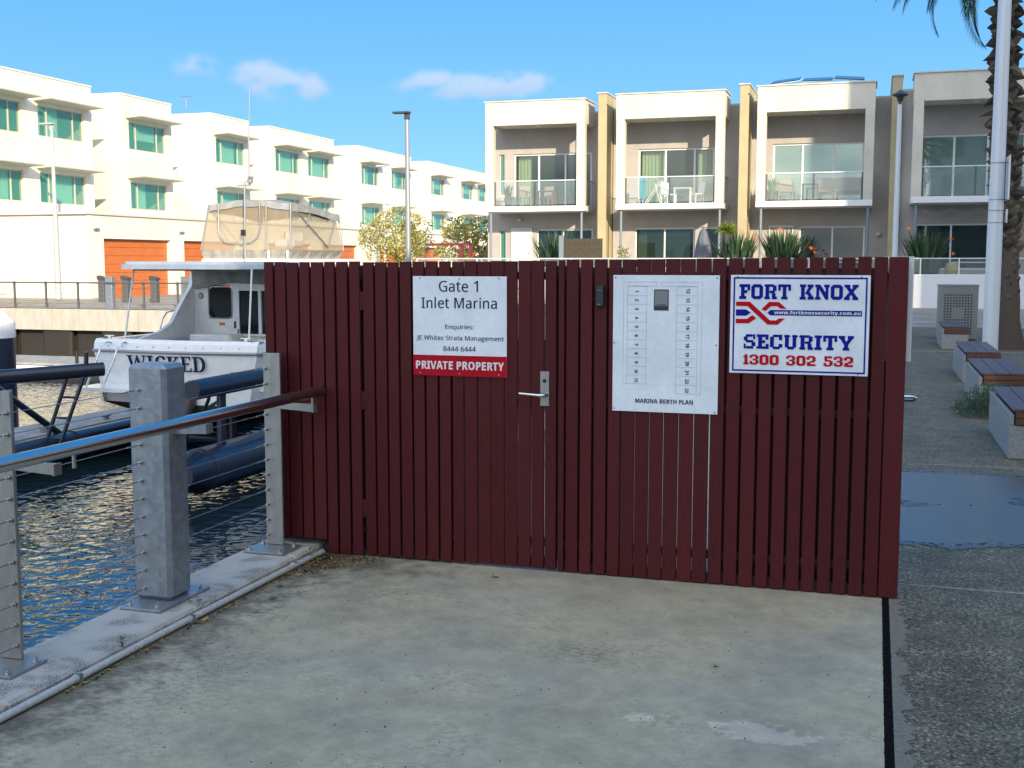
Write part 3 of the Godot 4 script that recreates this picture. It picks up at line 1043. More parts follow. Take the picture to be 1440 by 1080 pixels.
		if i == 2:
			st = S()
			for e in [[0.935, 3.28, 1.03, 0.05], [0.935, 2.30, 1.03, 0.05], [0.44, 2.8, 0.05, 1.0], [1.43, 2.8, 0.05, 1.0]]:
				bx(st, Vector3(e[0], e[1], -1.975 + 0.001 * e[3]), Vector3(e[2], e[3], 0.06))
			part(t, "panel_frame", st, "white_frame")
			for k in 3:
				var sp := B(t, "solar_panel", Vector3(0.9 + k * 1.35, 9.74, -3.6), Vector3(1.25, 0.04, 1.7), "solar")
				sp.rotation_degrees = Vector3(12, 0, [6, 0, -5][k])
				B(sp, "panel_frame", Vector3(0, -0.03, 0), Vector3(1.28, 0.03, 1.73), "coping")
				B(t, "panel_leg", Vector3(0.9 + k * 1.35, 9.19, -3.7), Vector3(0.05, 1.06, 0.05), "coping")
		if i == 3:
			string_lights(t)
		# fittings
		st = S()
		lathe(st, [Vector2(0, -0.09), Vector2(0.10, -0.07), Vector2(0.15, -0.02), Vector2(0.16, 0.0)], 10, Vector3(2.35, 8.01, -0.9))
		part(t, "ceiling_lamp", st, "white_paint")
		st = S()
		lathe(st, [Vector2(0, -0.1), Vector2(0.11, -0.06), Vector2(0.14, 0.0), Vector2(0.11, 0.06), Vector2(0, 0.1)], 10, Vector3(1.1 if i == 0 else 5.0, 3.72 if i == 0 else 2.9, -1.9))
		part(t, "wall_lamp", st, "coping")

func string_lights(t: Node):
	var st := S()
	var pts := []
	for k in 41:
		var u := k / 40.0
		pts.append(Vector3(0.5 + 2.7 * u, 3.86 - 0.14 * absf(sin(u * PI * 2.5)) - (0.12 if k == 0 else 0.0), -1.6))
	tube(st, pts, 0.008, 4, false)
	for k in range(1, 40):
		var p: Vector3 = pts[k]
		tube(st, [p, p + Vector3(0.01 * sin(k * 3.0), -0.10 - 0.10 * absf(sin(k * 1.7)), 0)], 0.007, 4)
	var s := part(t, "string_lights", st, "white_paint")
	s.set_meta("kind", "stuff")

# ------------------------------------------------------------------ added unseen blocks, sized and turned so their shade falls on quay and houses
func added_shade_blocks():
	var s := Vector3(0.6, 0, 0.8)
	var n := Vector3(-0.8, 0, 0.6)
	for d in [[14.0, 26.0, -10.0, 5.0, 15.2, "unseen apartment block added to shade the marina fence and boat"], [14.0, 26.0, -29.2, -10.05, 21.5, "unseen apartment block added to shade the benches and palm"], [-12.0, 0.0, -52.0, -29.3, 21.2, "unseen apartment block added to shade the grey townhouses"]]:
		var c: Vector3 = s * ((d[0] + d[1]) / 2) + n * ((d[2] + d[3]) / 2)
		var t := thing("unseen_shade_block", d[5], "building", c, deg_to_rad(36.87))
		var len: float = d[3] - d[2]
		var dep: float = d[1] - d[0]
		B(t, "wall", Vector3(0, d[4] / 2, 0), Vector3(len, d[4], dep), "house_frame")
		B(t, "roof", Vector3(0, d[4] + 0.02, 0), Vector3(len - 0.6, 0.06, dep - 0.6), "coping")
		var k := -len / 2 + 2.4
		while k < len / 2 - 1.5:
			for f in int(d[4] / 3.4):
				for e in [-1.0, 1.0]:
					B(t, "window", Vector3(k, 2.0 + f * 3.3, e * (dep / 2 + 0.02)), Vector3(2.2, 1.6, 0.06), "glass_dark")
			k += 4.2

# ------------------------------------------------------------------ fence and gate
func fence_and_gate():
	var edges := [-3.582, -3.510, -3.429, -3.343, -3.266, -3.177, -3.099, -3.015, -2.934, -2.844, -2.764, -2.685, -2.604, -2.523, -2.439, -2.357, -2.278, -2.198, -2.116, -2.034, -1.953, -1.873, -1.793, -1.718, -1.670, -1.588, -1.508, -1.425, -1.346, -1.266, -1.185, -1.104, -1.021, -0.936, -0.851, -0.765, -0.680, -0.593, -0.511, -0.426, -0.343, -0.261, -0.178, -0.095, -0.013, 0.066, 0.164]
	var left := thing("fence_panel", "short maroon slat panel beside the water, left of the hinges", "fence", Vector3(-3.25, 0, -6.42), 0.0)
	var gate := thing("gate", "maroon vertical slat gate with lever handle and steel lock plate", "gate", Vector3(-2.32, 0, -6.42), 0.0)
	var right := thing("fence_panel", "wide maroon slat panel carrying the berth plan and the security sign", "fence", Vector3(-0.77, 0, -6.42), 0.0)
	var screws := {left: S(), gate: S(), right: S()}
	for i in edges.size() - 1:
		var owner: Node3D = left if i < 8 else gate if i < 23 else right
		var a: float = edges[i]
		var b: float = edges[i + 1]
		var gap := 0.0085 + rng.randf_range(-0.002, 0.002)
		if (cx_of(a, b) > -2.27 and cx_of(a, b) < -1.72) or (cx_of(a, b) > -1.36 and cx_of(a, b) < -0.86): gap = rng.randf_range(0.0015, 0.0062)
		elif i >= 33: gap += 0.0055
		else: gap += 0.0028
		if i == 7 or i == 22: gap += 0.004
		if i == 8: a += 0.012
		if i == edges.size() - 2: gap = 0.0
		var w := b - a - gap
		var cx := (a + b) / 2.0 - 0.001
		var u := (cx + 3.58) / 3.74
		var top := 1.787 + 0.032 * u + rng.randf_range(-0.002, 0.002)
		var bot := 0.005 + rng.randf_range(-0.002, 0.003)
		if cx < -3.2: bot = 0.088
		elif i < 8: bot = 0.004
		if owner == gate:
			top -= 0.004
			bot = 0.013
		var dz := rng.randf_range(-0.0025, 0.0025)
		var s := B(owner, "slat", Vector3(cx, (top + bot) / 2.0, 0.010 + dz) - Vector3(owner.position.x, 0, 0), Vector3(snappedf(w, 0.001), snappedf(top - bot, 0.002), 0.020), "fence_%d" % (rng.randi() % 4), 0.0025)
		s.rotation.z = rng.randf_range(-0.0009, 0.0009)
		for y in [1.72, 0.98, 0.15]:
			for q in [-0.5, 0.5]:
				if q > 0 and w < 0.06: continue
				var p := Vector3(cx + q * w * (0.0 if w < 0.06 else 0.42) - owner.position.x, y + rng.randf_range(-0.006, 0.006) + 0.02 * u, 0.0195 + dz)
				lathe_z(screws[owner], p, 0.0046, 0.0022)
	for o in screws:
		var s := part(o, "screws", screws[o], "screw")
		s.set_meta("kind", "stuff")
	# rails and steel frame behind the slats
	for d in [[left, -3.582, -2.94], [gate, -2.925, -1.725], [right, -1.715, 0.160]]:
		for y in [1.70, 0.97, 0.15]:
			B(d[0], "rail", Vector3((d[1] + d[2]) / 2.0 - d[0].position.x, y + 0.012, -0.026), Vector3(d[2] - d[1], 0.045, 0.04), "fence_back", 0.003)
	for d in [[left, -3.56], [left, -2.965], [gate, -2.90], [gate, -1.75], [right, -1.69], [right, -0.78], [right, 0.135]]:
		B(d[0], "frame_post", Vector3(d[1] - d[0].position.x, 0.91, -0.066), Vector3(0.04, 1.72, 0.038), "fence_back", 0.003)
	# added dark sheets behind the slats, put there so their gaps read black
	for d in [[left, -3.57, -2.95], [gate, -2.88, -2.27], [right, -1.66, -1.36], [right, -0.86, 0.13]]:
		B(d[0], "added_dark_sheet", Vector3((d[1] + d[2]) / 2.0 - d[0].position.x, 0.885, -0.090), Vector3(d[2] - d[1], 1.75, 0.006), "fence_back")
	for d in [[left, -2.94, -3.2, 0.034], [gate, -1.725, -2.925, 0.046], [right, 0.150, -1.715, 0.034]]:
		B(d[0], "added_dark_board", Vector3((d[1] + d[2]) / 2.0 - d[0].position.x, d[3], -0.012), Vector3(d[1] - d[2], 0.058, 0.018), "fence_back")  # added dark strip that keeps light out of the gaps at the slat feet
	# hinges between the fixed panel and the gate
	for y in [1.56, 0.96, 0.30]:
		var h := S()
		tube(h, [Vector3(-2.932 + 2.32, y - 0.055, 0.016), Vector3(-2.932 + 2.32, y + 0.055, 0.016)], 0.009, 8)
		bx(h, Vector3(-2.916 + 2.32, y, 0.018), Vector3(0.022, 0.105, 0.008), 0.001)
		part(gate, "hinge", h, "fence_1")
	# lock plate, keyhole and lever
	var pl := B(gate, "lock_plate", Vector3(-1.790 + 2.32, 1.069, 0.0245), Vector3(0.054, 0.20, 0.006), "stainless_flat", 0.002)
	var ks := S()
	lathe_z(ks, Vector3(0, 0.045, 0.003), 0.012, 0.004)
	part(pl, "lock_cylinder", ks, "black")
	var lv := S()
	tube(lv, [Vector3(0.012, -0.034, 0.0), Vector3(0.012, -0.034, 0.045), Vector3(0.0, -0.034, 0.055), Vector3(-0.06, -0.030, 0.056), Vector3(-0.138, -0.026, 0.050)], [0.010, 0.010, 0.0105, 0.009, 0.0075], 10)
	part(gate, "lever", lv, "chrome", Transform3D(Basis.IDENTITY, pl.position))
	# small bolt head on the gate, pull handle on the far side of the fence
	var bo := S()
	lathe_z(bo, Vector3(-1.762 + 2.32, 0.815, 0.020), 0.012, 0.006)
	part(gate, "bolt_head", bo, "fence_2")
	B(right, "edge_board", Vector3(0.115 + 0.77, 1.545, -0.055), Vector3(0.150, 0.55, 0.006), "white_paint")
	T(right, "pull_handle", [Vector3(0.15 + 0.77, 1.06, -0.26), Vector3(0.215 + 0.77, 1.06, -0.26), Vector3(0.235 + 0.77, 1.05, -0.27), Vector3(0.235 + 0.77, 1.04, -0.33), Vector3(0.215 + 0.77, 1.03, -0.34), Vector3(0.15 + 0.77, 1.03, -0.34)], 0.008, "chrome", 8)
	B(right, "return_post", Vector3(0.13 + 0.77, 0.92, -0.30), Vector3(0.05, 1.7, 0.14), "fence_back", 0.003)

func cx_of(a: float, b: float) -> float:
	return (a + b) / 2.0

# a small dome facing +z
func lathe_z(st: SurfaceTool, p: Vector3, r: float, h: float):
	for q in 8:
		var a := TAU * q / 8; var b := TAU * (q + 1) / 8
		var A := p + Vector3(cos(a) * r, sin(a) * r, 0); var B2 := p + Vector3(cos(b) * r, sin(b) * r, 0)
		var C := p + Vector3(cos(b) * r * 0.7, sin(b) * r * 0.7, h); var D := p + Vector3(cos(a) * r * 0.7, sin(a) * r * 0.7, h)
		quad(st, A, B2, C, D)
		tri(st, D, C, p + Vector3(0, 0, h))

# ------------------------------------------------------------------ signs
func rect(parent: Node, called: String, x0: float, y0: float, x1: float, y1: float, z: float, mat: String, d := 0.001):
	return B(parent, called, Vector3((x0 + x1) / 2, (y0 + y1) / 2, z), Vector3(absf(x1 - x0), absf(y1 - y0), d), mat)

func outline(parent: Node, called: String, segs: Array, w: float, z: float, mat: String):
	var st := S()
	for g in segs:
		var a := Vector2(g[0], g[1]); var b := Vector2(g[2], g[3])
		if absf(a.x - b.x) < 1e-6:
			bx(st, Vector3(a.x, (a.y + b.y) / 2, z), Vector3(w, absf(b.y - a.y) + w, 0.0008))
		else:
			bx(st, Vector3((a.x + b.x) / 2, a.y, z + 0.0003), Vector3(absf(b.x - a.x) + w, w, 0.0008))
	return part(parent, called, st, mat)

func rivets(parent: Node, spots: Array, z: float, mat: String):
	for p in spots:
		var st := S()
		lathe_z(st, Vector3(p[0], p[1], z), 0.0052, 0.0025)
		part(parent, "rivet", st, mat)

func signs():
	var Z := -6.3925
	# --- gate sign
	var g := thing("gate_sign", "white and red private property sign naming Gate 1 on the maroon gate", "sign", Vector3(-2.305, 1.417, Z))
	B(g, "panel", Vector3.ZERO, Vector3(0.578, 0.582, 0.004), "sign_white", 0.001)
	var f := 0.0032
	rect(g, "red_band", -0.289, -0.291, 0.289, -0.170, 0.0024, "sign_red", 0.0012)
	words(g, "lettering", "Gate 1", "Droid Sans", false, Vector3(-0.005, 0.233, f), 0.240, 0.064, "sign_navy")
	words(g, "lettering", "Inlet Marina", "Droid Sans", false, Vector3(-0.003, 0.138, f), 0.465, 0.066, "sign_navy")
	words(g, "lettering", "Enquiries:", "Droid Sans", false, Vector3(0.0, -0.006, f), 0.174, 0.033, "sign_navy")
	words(g, "lettering", "JE Whites Strata Management", "Droid Sans", false, Vector3(0.002, -0.071, f), 0.540, 0.036, "sign_navy")
	words(g, "lettering", "8444 6444", "Droid Sans", false, Vector3(0.0, -0.131, f), 0.200, 0.029, "sign_navy")
	words(g, "lettering", "PRIVATE PROPERTY", "Droid Sans", true, Vector3(0.0, -0.228, f), 0.545, 0.048, "white_paint", 0.25)
	rivets(g, [[-0.245, 0.279], [0.0, 0.277], [0.242, 0.281]], 0.002, "steel_blue")
	rivets(g, [[-0.245, -0.276], [0.0, -0.276], [0.242, -0.276]], 0.003, "stainless")
	# --- berth plan
	var b := thing("berth_plan_sign", "tall white sign with a numbered marina berth plan on the maroon fence", "sign", Vector3(-1.0995, 1.339, Z))
	B(b, "panel", Vector3.ZERO, Vector3(0.588, 0.760, 0.004), "sign_white", 0.001)
	var segs := []
	# walkways, left and right
	var L := [-0.235, -0.213, -0.052]
	segs += [[L[0], 0.343, L[2], 0.343], [L[2], 0.343, L[2], 0.321], [L[1], 0.321, L[2], 0.321], [L[0], 0.343, L[0], -0.225], [L[1], 0.321, L[1], -0.225], [L[0], -0.225, L[1], -0.225]]
	segs += [[-0.022, 0.343, 0.200, 0.343], [-0.022, 0.343, -0.022, 0.321], [-0.022, 0.321, 0.176, 0.321], [0.200, 0.343, 0.200, -0.278], [0.176, 0.321, 0.176, -0.278], [0.176, -0.278, 0.200, -0.278]]
	for k in 12:
		var y := 0.318 - k * 0.0492
		segs.append([-0.213, y, -0.105, y])
	segs.append([-0.105, 0.318, -0.105, -0.225])
	for k in 13:
		var y := 0.318 - k * 0.0492
		segs.append([0.062, y, 0.170, y])
	segs.append([0.062, 0.318, 0.062, -0.272])
	outline(b, "plan_lines", segs, 0.0016, 0.0026, "sign_line")
	for k in 11:
		var t := str(k + 1)
		words(b, "number", t, "Droid Sans", true, Vector3(-0.160, 0.292 - k * 0.0494, f), 0.0085 * t.length() + (0.004 if t != "1" else 0.0), 0.019, "sign_navy", 0.0, -PI / 2)
	for k in 12:
		words(b, "number", str(k + 12), "Droid Sans", true, Vector3(0.124, 0.294 - k * 0.0497, f), 0.025, 0.019, "sign_navy", 0.0, -PI / 2)
	words(b, "lettering", "MARINA BERTH PLAN", "Droid Sans", true, Vector3(-0.002, -0.318, f), 0.322, 0.024, "sign_navy")
	rect(b, "notice_card", -0.065, 0.186, 0.017, 0.302, 0.0026, "black", 0.0016)
	rect(b, "notice_face", -0.060, 0.210, 0.012, 0.296, 0.0038, "sign_grey", 0.0010)
	words(b, "lettering", "BY LAWS", "Droid Sans", true, Vector3(-0.024, 0.217, 0.0046), 0.050, 0.008, "sign_navy")
	rivets(b, [[-0.281, 0.366], [0.279, 0.366], [-0.286, 0.003], [0.281, 0.0], [-0.284, -0.366], [0.279, -0.370]], 0.002, "steel_blue")
	# --- security company sign
	var s := thing("security_sign", "white security company sign with blue slab lettering and red phone number", "sign", Vector3(-0.385, 1.457, Z))
	B(s, "panel", Vector3.ZERO, Vector3(0.722, 0.530, 0.005), "sign_white", 0.001)
	var z := 0.0032
	outline(s, "border", [[-0.342, 0.249, 0.342, 0.249], [-0.342, -0.249, 0.342, -0.249], [-0.342, -0.246, -0.342, 0.246], [0.342, -0.246, 0.342, 0.246]], 0.0085, z, "sign_blue")
	slab_text(s, "FORT KNOX", Vector3(-0.007, 0.176, 0.0042), 0.616, 0.080, "sign_blue")
	slab_text(s, "SECURITY", Vector3(0.0, -0.092, 0.0042), 0.572, 0.078, "sign_blue")
	slab_text(s, "1300 302 532", Vector3(0.0, -0.190, 0.0042), 0.574, 0.055, "sign_phone_red")
	# emblem: two red bands crossing over a blue bar
	var red := S()
	prism(red, PackedVector2Array([Vector2(-0.331, 0.122), Vector2(-0.331, 0.098), Vector2(-0.270, 0.098), Vector2(-0.162, 0.000), Vector2(-0.108, 0.000), Vector2(-0.090, 0.018), Vector2(-0.070, 0.034), Vector2(-0.104, 0.034), Vector2(-0.118, 0.023), Vector2(-0.150, 0.023), Vector2(-0.258, 0.122)]), 0.0, 0.0010, Transform3D(Basis.IDENTITY, Vector3(0, 0, 0.0036)))
	prism(red, PackedVector2Array([Vector2(-0.331, 0.005), Vector2(-0.331, 0.029), Vector2(-0.272, 0.029), Vector2(-0.243, 0.050), Vector2(-0.222, 0.034), Vector2(-0.262, 0.005)]), 0.0, 0.0010, Transform3D(Basis.IDENTITY, Vector3(0, 0, 0.0036)))
	prism(red, PackedVector2Array([Vector2(-0.196, 0.082), Vector2(-0.156, 0.122), Vector2(-0.104, 0.122), Vector2(-0.064, 0.086), Vector2(-0.098, 0.086), Vector2(-0.112, 0.099), Vector2(-0.145, 0.099), Vector2(-0.175, 0.072)]), 0.0, 0.0010, Transform3D(Basis.IDENTITY, Vector3(0, 0, 0.0036)))
	part(s, "emblem", red, "sign_phone_red")
	var blue := S()
	prism(blue, PackedVector2Array([Vector2(-0.331, 0.046), Vector2(-0.276, 0.046), Vector2(-0.252, 0.063), Vector2(-0.276, 0.080), Vector2(-0.331, 0.080)]), 0.0, 0.0010, Transform3D(Basis.IDENTITY, Vector3(0, 0, 0.0030)))
	prism(blue, PackedVector2Array([Vector2(-0.165, 0.063), Vector2(-0.148, 0.050), Vector2(0.322, 0.050), Vector2(0.322, 0.079), Vector2(-0.148, 0.079)]), 0.0, 0.0010, Transform3D(Basis.IDENTITY, Vector3(0, 0, 0.0030)))
	part(s, "emblem_bar", blue, "sign_blue")
	words(s, "lettering", "www.fortknoxsecurity.com.au", "Droid Sans", true, Vector3(0.093, 0.0635, 0.0050), 0.444, 0.025, "white_paint", 0.15)
	rivets(s, [[-0.325, 0.256], [0.315, 0.256], [0.31, -0.256]], 0.0025, "steel_blue")
	# --- card reader
	var r := thing("card_reader", "black card reader box on the maroon fence beside the berth plan", "reader", Vector3(-1.468, 1.602, -6.3985))
	B(r, "body", Vector3(0, 0, 0.012), Vector3(0.050, 0.122, 0.024), "black", 0.006)
	B(r, "status_light_bar", Vector3(-0.001, 0.032, 0.0245), Vector3(0.026, 0.003, 0.002), "steel_blue")
	B(r, "maker_mark", Vector3(-0.004, -0.046, 0.0245), Vector3(0.018, 0.004, 0.002), "steel_blue")

# heavy slab lettering, each glyph cut from straight-edged strokes on a 0..100 grid
const GLYPHS := {
	"F": [78, [[0, 0, 50, 20], [12, 20, 38, 80], [0, 80, 78, 100], [58, 58, 78, 80], [38, 40, 58, 60]]],
	"O": [84, "ring"], "0": [76, "ring"],
	"R": [92, [[0, 0, 44, 18], [10, 18, 36, 82], [0, 82, 74, 100], [62, 56, 88, 92], [36, 40, 78, 58], [56, 18, 82, 40], [56, 0, 92, 18]]],
	"T": [90, [[22, 0, 68, 18], [32, 18, 58, 82], [0, 82, 90, 100], [0, 58, 18, 82], [72, 58, 90, 82]]],
	"K": [100, [[0, 0, 44, 18], [9, 18, 35, 82], [0, 82, 44, 100], "kleg", [56, 0, 100, 18], [54, 82, 96, 100]]],
	"N": [100, [[0, 0, 38, 18], [8, 18, 28, 82], [0, 82, 30, 100], "ndiag", [72, 18, 92, 82], [62, 82, 100, 100]]],
	"X": [98, [[0, 0, 40, 17], [58, 0, 98, 17], [0, 83, 42, 100], [56, 83, 98, 100], "xdiag"]],
	"S": [78, [[14, 0, 66, 18], [0, 0, 14, 34], [52, 18, 78, 46], [12, 42, 66, 60], [0, 56, 26, 84], [12, 82, 62, 100], [62, 66, 76, 100]]],
	"E": [80, [[0, 0, 80, 18], [10, 18, 36, 82], [0, 82, 78, 100], [60, 18, 80, 36], [58, 64, 78, 82], [36, 40, 56, 60]]],
	"C": [82, [[16, 0, 66, 18], [0, 14, 26, 86], [16, 82, 62, 100], [58, 62, 80, 100], [56, 12, 82, 36]]],
	"U": [92, [[22, 0, 70, 20], [8, 14, 34, 82], [0, 82, 42, 100], [58, 14, 82, 82], [52, 82, 92, 100]]],
	"I": [48, [[0, 0, 48, 18], [11, 18, 37, 82], [0, 82, 48, 100]]],
	"Y": [98, [[28, 0, 70, 18], [36, 18, 62, 46], "yarm", [0, 82, 42, 100], [58, 82, 98, 100]]],
	"1": [46, [[0, 0, 46, 18], [10, 18, 36, 100], [0, 70, 10, 84]]],
	"3": [74, [[10, 0, 62, 18], [48, 12, 74, 46], [26, 42, 62, 58], [48, 54, 72, 88], [10, 82, 62, 100], [0, 8, 22, 36], [0, 66, 20, 92]]],
	"2": [76, [[0, 0, 76, 20], [4, 20, 34, 40], [30, 34, 62, 52], [48, 46, 74, 88], [12, 82, 62, 100], [0, 62, 24, 90]]],
	"5": [74, [[10, 0, 62, 18], [48, 12, 74, 54], [6, 48, 62, 64], [6, 64, 28, 100], [28, 80, 70, 100], [0, 8, 22, 34]]],
	" ": [46, []]}

func slab_text(parent: Node, text: String, c: Vector3, w: float, h: float, mat: String):
	var total := 0.0
	for ch in text: total += GLYPHS[ch][0] + 8.0
	var sx := w / (total - 8.0)
	var sy := h / 100.0
	var x := c.x - w / 2.0
	for ch in text:
		var g = GLYPHS[ch]
		var st := S()
		var polys := []
		var W: float = g[0]
		if g[1] is String:
			for q in [[0, 16, 26, 84], [W - 26, 16, W, 84]]:
				polys.append(PackedVector2Array([Vector2(q[0], q[1]), Vector2(q[2], q[1]), Vector2(q[2], q[3]), Vector2(q[0], q[3])]))
			polys.append(PackedVector2Array([Vector2(0, 16), Vector2(18, 0), Vector2(W - 18, 0), Vector2(W, 16), Vector2(W - 26, 22), Vector2(26, 22)]))
			polys.append(PackedVector2Array([Vector2(0, 84), Vector2(26, 78), Vector2(W - 26, 78), Vector2(W, 84), Vector2(W - 18, 100), Vector2(18, 100)]))
		else:
			for q in g[1]:
				if q is String:
					if q == "kleg":
						polys.append(PackedVector2Array([Vector2(35, 38), Vector2(62, 82), Vector2(90, 82), Vector2(54, 34)]))
						polys.append(PackedVector2Array([Vector2(44, 48), Vector2(64, 18), Vector2(94, 18), Vector2(62, 62)]))
					elif q == "ndiag":
						polys.append(PackedVector2Array([Vector2(8, 100), Vector2(72, 0), Vector2(92, 0), Vector2(92, 22), Vector2(34, 100)]))
					elif q == "xdiag":
						polys.append(PackedVector2Array([Vector2(10, 83), Vector2(62, 17), Vector2(92, 17), Vector2(40, 83)]))
						polys.append(PackedVector2Array([Vector2(6, 17), Vector2(34, 17), Vector2(90, 83), Vector2(62, 83)]))
					elif q == "yarm":
						polys.append(PackedVector2Array([Vector2(8, 82), Vector2(36, 40), Vector2(56, 46), Vector2(38, 82)]))
						polys.append(PackedVector2Array([Vector2(44, 46), Vector2(62, 40), Vector2(92, 82), Vector2(62, 82)]))
				else:
					var k := 0.0
					if ch in "SC3250RU" and q[3] - q[1] < 24.0 and q[2] - q[0] > 36.0: k = 7.0
					polys.append(PackedVector2Array([Vector2(q[0] + k, q[1]), Vector2(q[2] - k, q[1]), Vector2(q[2], q[1] + k), Vector2(q[2], q[3] - k), Vector2(q[2] - k, q[3]), Vector2(q[0] + k, q[3]), Vector2(q[0], q[3] - k), Vector2(q[0], q[1] + k)]) if k > 0.0 else PackedVector2Array([Vector2(q[0], q[1]), Vector2(q[2], q[1]), Vector2(q[2], q[3]), Vector2(q[0], q[3])]))
		# unite the strokes so that no two faces overlap
		var done := []
		for p in polys:
			var cur: PackedVector2Array = p
			if Geometry2D.is_polygon_clockwise(cur):
				cur = cur.duplicate()
				cur.reverse()
			done.append(cur)
		var n := 0
		for p in done:
			var q := PackedVector2Array()
			for v in p: q.append(Vector2(x + v.x * sx, c.y + (v.y - 50.0) * sy))
			prism(st, q, c.z, c.z + 0.0006 + 0.00012 * n)
			n += 1
		if n > 0: part(parent, "lettering", st, mat)
		x += (W + 8.0) * sx

# ------------------------------------------------------------------ balustrade on the kerb
func nut(st: SurfaceTool, p: Vector3):
	for q in 6:
		var a := TAU * q / 6; var b := TAU * (q + 1) / 6
		var A := Vector3(cos(a), 0, sin(a)) * 0.013; var B2 := Vector3(cos(b), 0, sin(b)) * 0.013
		var up := Vector3(0, 0.013, 0)
		quad(st, p + B2, p + A, p + A + up, p + B2 + up)
		tri(st, p + up, p + B2 + up, p + A + up)
	tube(st, [p + Vector3(0, 0.013, 0), p + Vector3(0, 0.024, 0)], 0.0065, 8)
	tube(st, [p + Vector3(0, 0, 0), p + Vector3(0, 0.0025, 0)], 0.019, 12)

